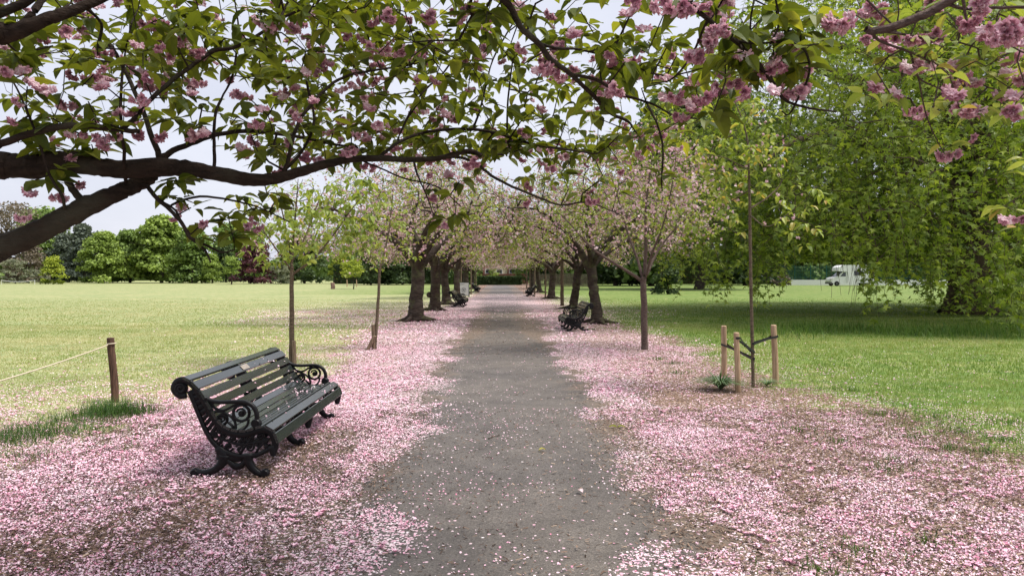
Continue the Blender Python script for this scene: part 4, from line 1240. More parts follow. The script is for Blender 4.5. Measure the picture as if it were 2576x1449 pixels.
ex = [at(x, y, d) for x, y, d in [(1700, 12, 2.15), (1670, 4, 2.18), (1735, 20, 2.15), (1765, -2, 2.18), (1800, 50, 2.1), (1825, 70, 2.1), (1790, 75, 2.12), (1575, 8, 2.3), (1595, -6, 2.3), (1735, 120, 2.3), (1742, 135, 2.3), (2010, 225, 2.3), (2025, 215, 2.3), (1990, 232, 2.32), (1360, 165, 2.75), (1390, 175, 2.8), (1375, 158, 2.8), (1410, 190, 2.85), (1710, 240, 2.5), (1690, 235, 2.5), (1850, 205, 2.3), (1820, 212, 2.3), (905, 335, 3.4), (880, 380, 3.3), (480, 222, 2.9), (500, 205, 2.95), (230, 340, 2.8), (205, 335, 2.82), (250, 345, 2.8), (180, 330, 2.8), (100, 200, 2.7), (85, 195, 2.75), (115, 215, 2.7), (330, 265, 2.9), (320, 275, 2.9), (490, 330, 3.0), (475, 335, 3.0), (1145, 160, 3.4), (1160, 150, 3.4), (1150, 40, 3.0), (1080, 35, 3.0), (660, 45, 2.9), (290, 270, 2.95)]]
root = empty('cherry_tree', TB); 
def hero_tree(skel, tips, origin, *a, **k):
    skel.p = [q - origin for q in skel.p]
    if k.get('pom_extra') is not None: k['pom_extra'] = np.array(k['pom_extra']) - origin
    hero(skel, tips, root, *a, **k)
hero_tree(left, tips + tips2, TB, .085, .28, M['leaf_near'], pom_extra=ex)
tag(root, 'near cherry whose dark limbs and pink pompons spread over the bench and path', 'cherry tree', 'overhanging cherries at the camera')

right = Skel()
TR = np.array([3.5, 1.2, 0.0])
right.limb([TR + [0, 0, -.1], TR + [0, 0, .3], TR + [-.05, .05, 1.0], TR + [-.15, .1, 1.7]], [.26, .2, .17, .15], n=6)
rl_ = pxpath([(2640, -180, 15, 2.15), (2520, -80, 14, 2.2), (2440, -25, 13, 2.25), (2385, 5, 12.5, 2.3), (2340, 32, 12, 2.32), (2285, 55, 11.5, 2.35), (2235, 73, 11, 2.38), (2195, 80, 10, 2.4), (2178, 74, 9, 2.4)])
right.limb(np.vstack([TR + [-.15, .1, 1.7], TR + [-.35, .5, 2.3], rl_[0]]), [.09, .04] + rl_[1], n=6, rough=.06)
def RP(pts): return LP(pts, right)
RP([(2192, 80, 5, 2.4), (2215, 105, 4, 2.42), (2290, 132, 3.4, 2.45), (2360, 165, 3, 2.5), (2440, 200, 2.2, 2.6)])
RP([(2215, 78, 4, 2.4), (2290, 90, 3.4, 2.45), (2390, 102, 3, 2.5), (2460, 122, 2.2, 2.55)])
RP([(2290, 132, 3, 2.45), (2310, 195, 2.6, 2.5), (2365, 225, 2.2, 2.55), (2400, 245, 1.6, 2.6)])
RP([(2380, 10, 5, 2.3), (2440, 25, 4.5, 2.3), (2500, 20, 4.5, 2.25), (2600, 20, 5, 2.2)])
RP([(2440, 200, 2.4, 2.6), (2500, 225, 2.2, 2.6), (2560, 240, 2, 2.6), (2640, 290, 1.5, 2.6)])
RP([(2310, 195, 2, 2.5), (2330, 290, 1.8, 2.55), (2355, 350, 1.4, 2.6), (2375, 385, 1.2, 2.6)])
RP([(2250, 68, 3, 2.38), (2200, 20, 3, 2.4), (2150, -30, 3, 2.4)])
RP([(2420, -10, 4, 2.26), (2440, 70, 3, 2.3), (2500, 95, 2.6, 2.3), (2590, 140, 2, 2.3)])
tgr = boxes([(2120, 2300, -40, 100, 4, 2.5, 2.7), (2240, 2620, -60, 150, 34, 2.3, 2.7), (2330, 2620, 120, 300, 42, 2.3, 2.8), (2150, 2330, 130, 290, 5, 2.4, 2.6), (2380, 2400, 365, 390, 2, 2.6, 2.6), (2510, 2640, 480, 590, 7, 2.5, 2.7), (2560, 2620, 380, 480, 2, 2.6, 2.7)])
n_hand = 0
tr_ = right.grow(tgr, .08, .5, .05)
exr = [at(1690 + x / 2, y / 2, d + (.3 if 900 < x < 1420 and y < 215 else 0)) for x, y, d in [(820, 80, 2.2), (850, 70, 2.2), (845, 105, 2.22), (870, 60, 2.2), (985, 45, 2.3), (1010, 30, 2.3), (1040, 40, 2.3), (1100, 190, 2.4), (1120, 205, 2.4), (975, 195, 2.4), (1280, 180, 2.3), (1310, 165, 2.3), (1255, 200, 2.3), (1340, 180, 2.35), (1265, 290, 2.45), (1280, 300, 2.45), (1480, 100, 2.3), (1500, 85, 2.3), (1560, 140, 2.25), (1590, 120, 2.2), (1650, 160, 2.15), (1680, 180, 2.15), (1700, 150, 2.15), (1640, 190, 2.15), (1670, 130, 2.15), (1430, 390, 2.5), (1400, 420, 2.5), (1460, 370, 2.5), (1410, 300, 2.5), (1210, 545, 2.6), (1240, 565, 2.6), (1450, 530, 2.5), (1500, 540, 2.5), (1565, 530, 2.5), (1680, 460, 2.5), (1700, 345, 2.5), (1750, 380, 2.5), (1390, 765, 2.6), (1550, 15, 2.2), (1570, 30, 2.2), (1340, 0, 2.3), (1740, 100, 2.2), (1765, 160, 2.2), (1700, 1080, 2.6), (1755, 1090, 2.6)]]
root = empty('cherry_tree', TR)
hero_tree(right, tr_, TR, .062, .15, M['leaf_mid'], 2, 4, pom=.034, pom_extra=exr, tint=lambda P: rng.normal(.4, .25, len(P)), twig=.0024)
[c for c in root.children if c.name.startswith('trunk')][0].data.materials[0] = M['bark_pale']
tag(root, 'near cherry on the right reaching in with one silvery limb and pink pompons', 'cherry tree', 'overhanging cherries at the camera')

# ================================================================= AVENUE CHERRIES
def dome(n, Rr, z0, zt, up=.25, cx=0, cy=0, hollow=.0):
    a = rng.uniform(0, 6.28, n); rr = np.sqrt(rng.uniform(hollow, 1, n)) * Rr
    top = zt - (zt - z0) * .75 * (rr / Rr) ** 2.2; bot = z0 + .25 * (1 - rr / Rr) * (zt - z0) * 1.2 - .25 * (rr / Rr)
    lump = 1 + .16 * np.sin(a * 3 + n) + .1 * np.sin(a * 7)
    z = bot + (top - bot) * rng.uniform(0, 1, n) ** .75
    return np.stack([cx + rr * np.cos(a) * lump, cy + rr * np.sin(a) * lump, z], 1)

def cherry(name, trunk, limbs, targets, bark, leaf_n, leaf_size, leaf_tint, puff_n, puff_size, leafm, bloomm, spread=.22, tip_r=.006, step=.25, expo=.45, ltm=None, wig=.4, green=0.0):
    """trunk/limbs: lists of (points, radii); leaves and blossom sit round the twig ends"""
    sk = Skel()
    for P, r in [trunk] + limbs: sk.limb(P, r, n=5, rough=.06)
    tips = sk.grow(targets, step, wig, .1)
    root = empty(name)
    sk.mesh(tip_r, expo).build('trunk', bark, root, True)
    T_ = np.array([sk.p[i] for i in tips]); 
    allp = np.array([sk.p[i] for i in range(len(sk.p)) if sk.fix[i] == 0])
    T_ = np.concatenate([T_, allp[rng.random(len(allp)) < .25]])
    bough = .5 + .5 * np.sin(T_[:, 0] * 1.9 + 2 * np.sin(T_[:, 1] * 1.3)) * np.sin(T_[:, 1] * 2.1 + T_[:, 2] * 1.7 + 1)
    bough = np.clip(bough - green + rng.normal(0, .18, len(T_)), 0, 1)        # some boughs already in leaf, some still in flower
    if leaf_n:
        lm = MB()
        P = T_[rng.random(len(T_)) < min(1, leaf_n / 3)] if leaf_n < 3 else T_
        if puff_n > 1: P = np.concatenate([T_[rng.random(len(T_)) < .55], T_[bough < .5], T_[bough < .35]])
        P = P + rng.normal(0, spread * .6, P.shape)
        leaf_rosette(lm, P, max(1, int(leaf_n) - 1), max(2, int(leaf_n) + 1), leaf_size, leaf_tint, .45, 1.4, ltm or (SV, SF))
        lm.build('leaves', leafm, root)
    if puff_n:
        bm = MB()
        P = np.repeat(T_, puff_n, axis=0); keep = rng.random(len(P)) < np.repeat(.12 + .95 * bough ** .8, puff_n); P = (P + rng.normal(0, spread, P.shape))[keep]
        sel = rng.integers(0, 4, len(P))
        for k in range(4):
            q = P[sel == k]
            scatter_t(bm, PUFF[k], q, rand_frames(len(q)), rng.uniform(.7, 1.3, len(q)) * puff_size, rng.normal(0, .18, len(q)))
        bm.build('blossom', bloomm, root)
    return root
def old_cherry(seed, h=1.9, green=0.0, r=.26, Rr=4.2, zt=5.4, lean=(0, 0), nl=6, nt_=1250):
    global rng
    rng = np.random.default_rng(seed)
    tp = np.array([lean[0], lean[1], h])
    trunk = ([[0, 0, -.15], [0, 0, .12], tp * .2 + [0, 0, .1], tp * .6, tp], [r * 1.55, r * 1.22, r * 1.0, r * .9, r * .93])
    limbs = []
    for k in range(nl):
        a = k * 6.28 / nl + rng.normal(0, .25); c = np.array([math.cos(a), math.sin(a), 0])
        l = rng.uniform(.75, 1.0) * Rr
        rise = rng.uniform(.9, 1.9)
        q = rng.uniform(.38, .52)
        limbs.append(([tp - [0, 0, rng.uniform(.0, .35)], tp + c * l * .14 + [0, 0, rise * .32], tp + c * l * .38 + [rng.normal(0, .15), rng.normal(0, .15), rise * .72], tp + c * l * .68 + [rng.normal(0, .25), rng.normal(0, .25), rise * .98], tp + c * l * .92 + [0, 0, rise * 1.0]], [r * q * 1.25, r * q, r * q * .7, r * q * .4, .02]))
    limbs.append(([tp, tp + [.1, .15, .7], tp + [-.1, .3, 1.5], tp + [.1, .1, 2.4]], [r * .6, r * .45, r * .3, .025]))
    for k in range(5):
        a = k * 1.26 + rng.normal(0, .3); c = np.array([math.cos(a), math.sin(a), 0]); l = rng.uniform(.45, .95)
        limbs.append(([c * r * .3 + [0, 0, .34], c * (r * .9) + [0, 0, .13], c * (r + l * .5) + [0, 0, .035], c * (r + l) + [0, 0, -.04]], [r * .5, r * .38, r * .2, .02]))
    tg_ = dome(nt_, Rr, h + .45, zt); tg_[:, :2] += tp[:2]
    return cherry('cherry_tree', trunk, limbs, tg_, M['bark_old'], 4, .115, lambda P: rng.normal(.36, .28, len(P)), 5, .05, M['leaf_mid'], M['blossom_far'], .13, .0088, green=green)
OLD = [old_cherry(101, 1.85, .05, .25, 4.5, 5.9, (.12, .05)), old_cherry(102, 1.9, .12, .20, 4.2, 6.1, (-.22, .05)), old_cherry(103, 1.75, r=.20, Rr=4.0, zt=5.6, lean=(.05, -.1)), old_cherry(104, 1.9, .28, .19, 4.2, 6.0, (-.22, .05))]
AV = 'old pink cherries lining the avenue'
used = set()
def place(v, px, py, rz, s, label, sr=1.0, group=AV, g=None):
    o = v if v.name not in used else copy_tree(v)
    used.add(v.name)
    g = gnd(px, py) if g is None else g
    o.location = (g[0], g[1], 0); o.rotation_euler = (0, 0, rz); o.scale = (s * sr, s * sr, s)
    tag(o, label, 'cherry tree', group)
    return o
place(OLD[0], 1046, 808, .6, 1.03, 'thick-trunked old cherry with flared roots, first of the left row')
t2 = place(OLD[1], 1094, 782, 2.1, 1.1, 'dark-trunked old cherry with a bark knob, second in the left row')
place(OLD[2], 1123, 766, 4.0, 1.08, 'old cherry behind the small left bench, third in the left row')
place(OLD[1], 1150, 750, 5.2, 1.05, 'old cherry with a splayed base beside the poster board')
place(OLD[0], 1172, 738, 1.5, 1.0, 'far old cherry on the left, next to the farthest bench')
place(OLD[2], 1189, 727, .2, 1.0, 'farthest old cherry of the left row, near the dark hedge')
place(OLD[3], 1502, 814, .2, 1.02, 'old cherry with a leaning trunk right behind the side-seen bench', .92)
place(OLD[3], 1443, 777, 3.1, 1.0, 'old cherry directly behind the side-seen bench, trunk hidden low by its back')
place(OLD[2], 1387, 752, 1.0, 1.08, 'stout dark-trunked old cherry beyond the bench, on the right verge')
place(OLD[1], 1358, 736, .4, 1.05, 'far old cherry on the right where petals cross the path')
place(OLD[0], 1340, 726, 2.6, 1.0, 'farthest old cherry of the right row, by the end of the path')
kb = MB(); dx, dy = -math.cos(2.1), math.sin(2.1)
kb.lathe([(.0, -.12), (.07, -.10), (.12, -.02), (.11, .05), (.06, .11), (.0, .13)], (-.075 + dx * .24, .02 + dy * .24, .66), 10)
kb.build('burl', M['bark_old'], t2, True)
# slim poles of young planting further along
rng = np.random.default_rng(55)
def young(seed, h, r, zt, Rr, nt_, leaf_n, leaf_size, tint, puff_n=0, lean=(0, 0), bark=None, nl=5, fork=None, ltm=None, z0=None, puff_size=.055, spread=.14, extra=None, tip_r=.004, step=.16):
    global rng
    rng = np.random.default_rng(seed)
    tp = np.array([lean[0], lean[1], h])
    trunk = ([[0, 0, -.1], [lean[0] * .1, lean[1] * .1, .15], tp * .5, tp], [r * 1.25, r * 1.05, r, r * .9])
    limbs = []
    for k in range(nl):
        a = k * 6.28 / nl + rng.normal(0, .35); c = np.array([math.cos(a), math.sin(a), 0])
        up_ = rng.uniform(.75, 1.05) * (zt - h); out_ = rng.uniform(.5, .95) * Rr
        limbs.append(([tp - [0, 0, rng.uniform(0, .12) * h * .3], tp + c * out_ * .22 + [0, 0, up_ * .25], tp + c * out_ * .6 + [0, 0, up_ * .6], tp + c * out_ + [0, 0, up_ * .88]], [r * .62, r * .45, r * .28, .008]))
    limbs += extra or []
    tg_ = dome(nt_, Rr, z0 or h + .1, zt); tg_[:, :2] += tp[:2]
    return cherry('young_tree', trunk, limbs, tg_, bark or M['bark_young'], leaf_n, leaf_size, tint, puff_n, puff_size, M['leaf_mid'], M['blossom_far'], spread, tip_r, step, ltm=ltm)
YP = young(201, 2.3, .055, 4.4, 1.3, 90, 3, .13, lambda P: rng.normal(.3, .2, len(P)))
YL = 'slim young trees beyond the old cherries'
for i, (px, py, lb) in enumerate([(1185, 741, 'slim pole-like young tree behind the farthest left bench'), (1197, 733, 'slim young tree left of the path, nearest the dark hedge'), (1160, 744, 'slim young tree between the poster board and lawn'), (1333, 737, 'slim pale-stemmed young tree behind the small far right bench'), (1345, 742, 'slim pale-stemmed young tree with a straight stem right of the small far bench'), (1325, 727, 'slim young tree at the far end of the right verge'), (1372, 748, 'slim young tree close left of the stout dark trunk')]):
    place(YP, px, py, i * 1.1, 1.0 + .06 * (i % 3), lb, 1.0, YL)

place(YP, 1414, 769, .7, 1.25, 'slender dark-stemmed tree between the thick cherry trunks on the right', 1.4, YL)
# young cherry on the right with a fork at head height and one low limb
D = gnd(1622, 879); Y0 = D[1]
def rel(px, py, dy=0.0): return at(px, py, Y0 + dy) - D
ycl = [([rel(1612, 705), rel(1590, 690, -.1), rel(1545, 662, -.3), rel(1490, 625, -.5), rel(1440, 570, -.6), rel(1400, 530, -.7)], [.055, .05, .042, .034, .022, .01]),
       ([rel(1614, 690), rel(1603, 650, .2), rel(1580, 590, .4), rel(1555, 500, .6), rel(1530, 420, .7)], [.05, .04, .032, .022, .01]),
       ([rel(1622, 690), rel(1625, 620, -.1), rel(1625, 520, -.2), rel(1640, 400, -.2), rel(1650, 320, 0)], [.06, .05, .036, .022, .01]),
       ([rel(1628, 690), rel(1650, 640, .3), rel(1690, 585, .5), rel(1740, 540, .8), rel(1790, 500, 1.0)], [.05, .04, .03, .022, .01]),
       ([rel(1624, 700), rel(1640, 640, -.5), rel(1670, 560, -.9), rel(1690, 470, -1.2), rel(1700, 400, -1.3)], [.04, .034, .026, .018, .01])]
tgy = dome(520, 1.75, 2.35, 5.0); tgy[:, 0] += .0
tgy[:, 2] += .2
rng = np.random.default_rng(77)
YC = cherry('cherry_tree', ([[0, 0, -.1], [0, 0, .1], [-.015, 0, .8], [-.03, 0, 1.35], rel(1618, 700)], [.088, .076, .072, .068, .062]), [(P_, [q * .72 for q in r_]) for P_, r_ in ycl], tgy, M['bark_pale'], 3, .085, lambda P: rng.normal(.4, .25, len(P)), 4, .042, M['leaf_mid'], M['blossom_far'], .13, .0045, .18, green=.15)
YC.location = tuple(D)
tag(YC, 'young cherry with a straight silvery trunk standing alone in the right verge', 'cherry tree', 'young cherries along the verges')

# green-leaved young cherry behind the near bench
D = gnd(733, 917); Y0 = D[1]
lim = [([rel(736, 690), rel(790, 650, -.1), rel(840, 590, -.2), rel(890, 520, -.3), rel(925, 480, -.3)], [.022, .018, .014, .010, .005]),
       ([rel(734, 670), rel(725, 610, .1), rel(712, 540, .3), rel(695, 480, .3)], [.024, .02, .014, .006]),
       ([rel(733, 665), rel(738, 600, 0), rel(745, 520, -.2), rel(750, 450, -.2)], [.026, .02, .014, .006]),
       ([rel(733, 680), rel(690, 620, -.3), rel(655, 570, -.4), rel(630, 540, -.5)], [.018, .014, .009, .004]),
       ([rel(735, 660), rel(770, 590, .3), rel(800, 510, .5), rel(820, 470, .6)], [.02, .016, .011, .005])]
rng = np.random.default_rng(78)
tgl = np.array([rel(rng.uniform(610, 880), rng.uniform(465, 640), rng.uniform(-.9, .9)) for _ in range(70)] + [rel(rng.uniform(820, 960), rng.uniform(460, 600), rng.uniform(-.6, .6)) for _ in range(34)])
YT = cherry('young_tree', ([[0, 0, -.1], [0, 0, .15], [.01, 0, .9], rel(734, 675)], [.055, .046, .042, .036]), lim, np.repeat(tgl, 2, axis=0) + rng.normal(0, .12, (208, 3)), M['bark_young'], 4, .135, lambda P: rng.normal(.35, .2, len(P)), 0, .05, M['leaf_mid'], M['blossom_far'], .1, .003, .14, ltm=(LV, LF))
YT.location = tuple(D)
tag(YT, 'young tree with large fresh yellow-green leaves behind the near bench', 'tree', 'young cherries along the verges')

# thin leaning sapling with two short stakes
D = gnd(944, 879); Y0 = D[1]
rng = np.random.default_rng(79)
lim = [([rel(955, 680), rel(975, 600, .1), rel(985, 520, .1), rel(990, 460, .1)], [.024, .018, .012, .005]), ([rel(955, 680), rel(930, 640, -.2), rel(905, 600, -.3)], [.012, .009, .004]), ([rel(957, 670), rel(1000, 640, .2), rel(1030, 600, .3)], [.012, .009, .004])]
tgs = np.array([rel(rng.uniform(880, 1050), rng.uniform(480, 660), rng.uniform(-.8, .8)) for _ in range(60)])
o = cherry('young_tree', ([[0, 0, -.1], [.0, 0, .2], rel(950, 780), rel(955, 680)], [.04, .036, .032, .026]), lim, np.repeat(tgs, 1, axis=0) + rng.normal(0, .14, (60, 3)), M['bark_young'], 5, .125, lambda P: rng.normal(.35, .2, len(P)), 1, .045, M['leaf_mid'], M['blossom_far'], .1, .003, .14)
o.location = tuple(D)
tag(o, 'thin leaning sapling held by two short grey stakes on the left verge', 'tree', 'young cherries along the verges')

# tall thin sapling between three pale stakes
D = SAP; Y0 = D[1]
rng = np.random.default_rng(80)
lim = [([rel(1886, 520), rel(1884, 430), rel(1878, 340), rel(1850, 260), rel(1825, 215)], [.02, .016, .012, .008, .004]),
       ([rel(1886, 525), rel(1920, 505, .1), rel(1955, 475, .2), rel(1968, 452, .2)], [.016, .013, .011, .008]),
       ([rel(1884, 430), rel(1830, 400, -.2), rel(1780, 390, -.2), rel(1740, 400, -.2)], [.010, .008, .006, .003]),
       ([rel(1885, 540), rel(1930, 570, -.2), rel(1980, 540, -.2), rel(2040, 490, -.3)], [.010, .008, .006, .003]),
       ([rel(1884, 480), rel(1850, 500, .2), rel(1800, 530, .2), rel(1740, 560, .2)], [.010, .008, .006, .003])]
tgs = np.array([rel(rng.uniform(1760, 1960), rng.uniform(230, 430), rng.uniform(-.6, .6)) for _ in range(42)] + [rel(rng.uniform(1720, 1900), rng.uniform(380, 590), rng.uniform(-.5, .5)) for _ in range(34)] + [rel(rng.uniform(1900, 2070), rng.uniform(450, 600), rng.uniform(-.5, .3)) for _ in range(14)])
o = cherry('young_tree', ([[0, 0, -.1], [0, 0, .15], rel(1892, 850), rel(1888, 680), rel(1886, 520)], [.030, .026, .024, .023, .021]), lim, np.repeat(tgs, 1, axis=0) + rng.normal(0, .1, (90, 3)), M['bark_young'], 5, .11, lambda P: rng.normal(.42, .27, len(P)), 1, .035, M['leaf_mid'], M['blossom_far'], .09, .0025, .12, ltm=(LV, LF))
o.location = tuple(D)
tag(o, 'tall thin sapling strapped between three pale stakes, leaves tipped with orange', 'tree', 'young cherries along the verges')
# ================================================================= BIG PLANE TREE
rng = np.random.default_rng(300)
def palm_leaf():
    V = [[0, 0, 0]]
    lobes = [(-115, .42), (-90, .22), (-52, .72), (-28, .36), (0, 1.0), (28, .36), (52, .72), (90, .22), (115, .42)]
    for a, r in lobes: V.append([r * math.sin(R(a)), r * math.cos(R(a)) + .08, -.18 * r * r])
    F = [[0, i + 1, i] for i in range(1, 9)]
    return np.array(V), np.array(F)
PV, PF = palm_leaf()
D = gnd(2440, 789)
plane = Skel()
P = [np.array([0, 0, -.2]), np.array([0, 0, .2]), np.array([.05, 0, 1.2]), np.array([.0, .1, 4]), np.array([-.2, .1, 8]), np.array([-.1, .2, 12]), np.array([.2, .2, 16.5])]
plane.limb(P, [1.25, 1.0, .84, .76, .62, .45, .2], n=7, rough=.04)
for a, z, l, dz, r in [(200, 4.5, 11, 2.5, .28), (225, 6, 10, 3, .26), (250, 5, 8, 1.5, .2), (275, 7, 8, 3, .24), (170, 6.5, 12, 4, .28), (300, 6, 8, 2, .2), (150, 8, 10, 4, .22), (190, 9, 10, 5, .24), (230, 10, 8, 5, .2), (320, 8, 9, 4, .2), (0, 7, 9, 4, .2), (40, 9, 8, 5, .2), (90, 8, 8, 4, .2), (210, 3.4, 9, .6, .16), (260, 11, 7, 5, .16), (285, 4.2, 6.5, .5, .14)]:
    c = np.array([math.cos(R(a)), math.sin(R(a)), 0])
    b = np.array([0, .1, z])
    plane.limb([b, b + c * l * .2 + [0, 0, dz * .5], b + c * l * .5 + [rng.normal(0, .4), rng.normal(0, .4), dz], b + c * l * .8 + [0, 0, dz * .9], b + c * l + [0, 0, dz * .4]], [r * 1.3, r, r * .7, r * .4, .04], n=5, rough=.15)
# drooping sprays: anchor in the crown shell, hanging towards the ground
def crown_pts(n):
    out = []
    while len(out) < n:
        px = rng.uniform(1620, 2760); py = rng.uniform(-200, 800)
        Y = D[1] + rng.uniform(-12.5, 7)
        w = at(px, py, Y); v = w - D
        lowb = np.interp(px, [1620, 1700, 1800, 1950, 1990, 2140, 2155, 2300, 2420, 2576, 2760], [620, 660, 675, 662, 628, 630, 690, 668, 735, 775, 790])
        if py > lowb: continue
        hz = math.hypot(v[0], v[1])
        if hz > 13.6 or w[2] > 17: continue
        if px < 1620 + max(0, 300 - py) * .75: continue
        sparse = 1.0 - .62 * (px < 2230) * (py < 260) * np.clip((2300 - px) / 400, 0, 1)
        if rng.random() > sparse: continue
        if 2375 < px < 2510 and 120 < py < 770 and Y < D[1] + 1.5 and rng.random() < .55: continue
        out.append(v)
    return np.array(out)
cp = crown_pts(2700)
tipsP = plane.grow(cp, .6, .5, .12)
T_ = np.array([plane.p[i] for i in tipsP])
root = empty('plane_tree', D)
sprays = MB()
lp, ld, ls = [], [], []
for ti_, t in zip(tipsP, T_):
    L_ = rng.uniform(.7, 2.0); n = int(L_ * 17)
    if t[2] - L_ < .25: L_ = max(.3, t[2] - .3)
    a = rng.uniform(0, 6.28); o = np.array([math.cos(a), math.sin(a), 0]) * rng.uniform(.15, .5)
    f = np.linspace(0, 1, n)
    q = t + o * (f * L_)[:, None] * .8 + np.array([0, 0, -1.0]) * (L_ * (f ** 1.6) * .9)[:, None] + rng.normal(0, .10, (n, 3))
    lp.append(q)
    tw5 = t + o * (np.linspace(.2, 1, 5)[:, None] * L_) * .8 + np.array([0, 0, -1.0]) * (L_ * (np.linspace(.2, 1, 5)[:, None] ** 1.6) * .9) + rng.normal(0, .03, (5, 3))
    plane.add(tw5, None, ti_)
lp = np.concatenate(lp)
qx = CX + lp[:, 0] * 0 + (lp[:, 0] + D[0]) / (lp[:, 1] + D[1]) * FPX; qy = 690 - (lp[:, 2] - HC) / (lp[:, 1] + D[1]) * FPX
lp = lp[~((qx > 1990) & (qx < 2160) & (qy > 662))]           # open gap below the boughs
n = len(lp)
a = rng.uniform(0, 6.28, n)
d = np.stack([np.cos(a), np.sin(a), rng.normal(-.45, .4, n)], 1)
nn = np.stack([rng.normal(0, .5, n), rng.normal(-.35, .5, n), np.ones(n)], 1)
clump = (np.sin(lp[:, 0] * 1.7 + lp[:, 2] * 1.3) + np.sin(lp[:, 1] * 1.9 - lp[:, 2] * 2.1)) * .07
lm = MB()
scatter(lm, PV, PF, lp, frames(d, nn), rng.uniform(.12, .25, n), np.clip(rng.normal(.52, .22, n) + clump, 0, 1))
# leaves deep in the crown, shade put into their darker tint
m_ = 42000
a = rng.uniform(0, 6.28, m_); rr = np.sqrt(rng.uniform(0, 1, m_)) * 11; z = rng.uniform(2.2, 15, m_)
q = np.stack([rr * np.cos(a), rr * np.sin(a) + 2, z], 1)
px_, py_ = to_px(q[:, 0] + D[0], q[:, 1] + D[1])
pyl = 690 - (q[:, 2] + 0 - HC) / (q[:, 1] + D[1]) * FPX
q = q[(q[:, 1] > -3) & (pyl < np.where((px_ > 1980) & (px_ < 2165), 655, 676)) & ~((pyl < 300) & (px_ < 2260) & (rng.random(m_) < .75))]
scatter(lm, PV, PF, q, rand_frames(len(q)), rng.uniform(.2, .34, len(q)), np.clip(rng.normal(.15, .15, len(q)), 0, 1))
# shoots round the foot of the trunk
for px, py, n in [(2330, 770, 110), (2410, 785, 70), (2520, 775, 120), (2570, 740, 120), (2360, 735, 80), (2300, 800, 60)]:
    c = at(px, py, D[1] - 1.6 - rng.random() * 1.5) - D
    q = c + rng.normal(0, 1, (n, 3)) * [.55, .5, .45]; q = q[q[:, 2] > .08]
    k = len(q); a = rng.uniform(0, 6.28, k)
    scatter(lm, PV, PF, q, frames(np.stack([np.cos(a), np.sin(a), rng.normal(-.4, .3, k)], 1), np.stack([rng.normal(0, .4, k), rng.normal(-.5, .4, k), np.ones(k)], 1)), rng.uniform(.10, .19, k), np.clip(rng.normal(.55, .2, k), 0, 1))
plane.mesh(.007, .47).build('trunk', M['bark_plane'], root, True)
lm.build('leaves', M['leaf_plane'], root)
tag(root, 'huge plane tree on the right, drooping leafy curtain round a massive brown trunk', 'plane tree')

# ================================================================= FAR TREES
card_v = np.array([[-.5, -.3, 0], [.0, -.55, .12], [.5, -.2, 0], [.35, .45, .1], [-.3, .5, -.05]])
card_f = np.array([[0, 1, 2], [0, 2, 3], [0, 3, 4]])
FAR = {}
def far_mat(key, dark, light):
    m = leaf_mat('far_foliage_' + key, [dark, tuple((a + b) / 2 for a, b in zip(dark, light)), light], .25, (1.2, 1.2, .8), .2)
    FAR[key] = m
far_mat('green', (0.075, 0.125, 0.035), (0.24, 0.34, 0.08))
far_mat('bright', (0.11, 0.17, 0.03), (0.32, 0.42, 0.09))
far_mat('yellow', (0.16, 0.22, 0.02), (0.42, 0.47, 0.06))
far_mat('dark', (0.030, 0.055, 0.022), (0.11, 0.16, 0.055))
far_mat('conifer', (0.055, 0.075, 0.058), (0.16, 0.19, 0.14))
far_mat('grey', (0.12, 0.14, 0.09), (0.28, 0.29, 0.19))
far_mat('brown', (0.12, 0.095, 0.07), (0.25, 0.21, 0.16))
far_mat('purple', (0.055, 0.020, 0.030), (0.19, 0.075, 0.085))
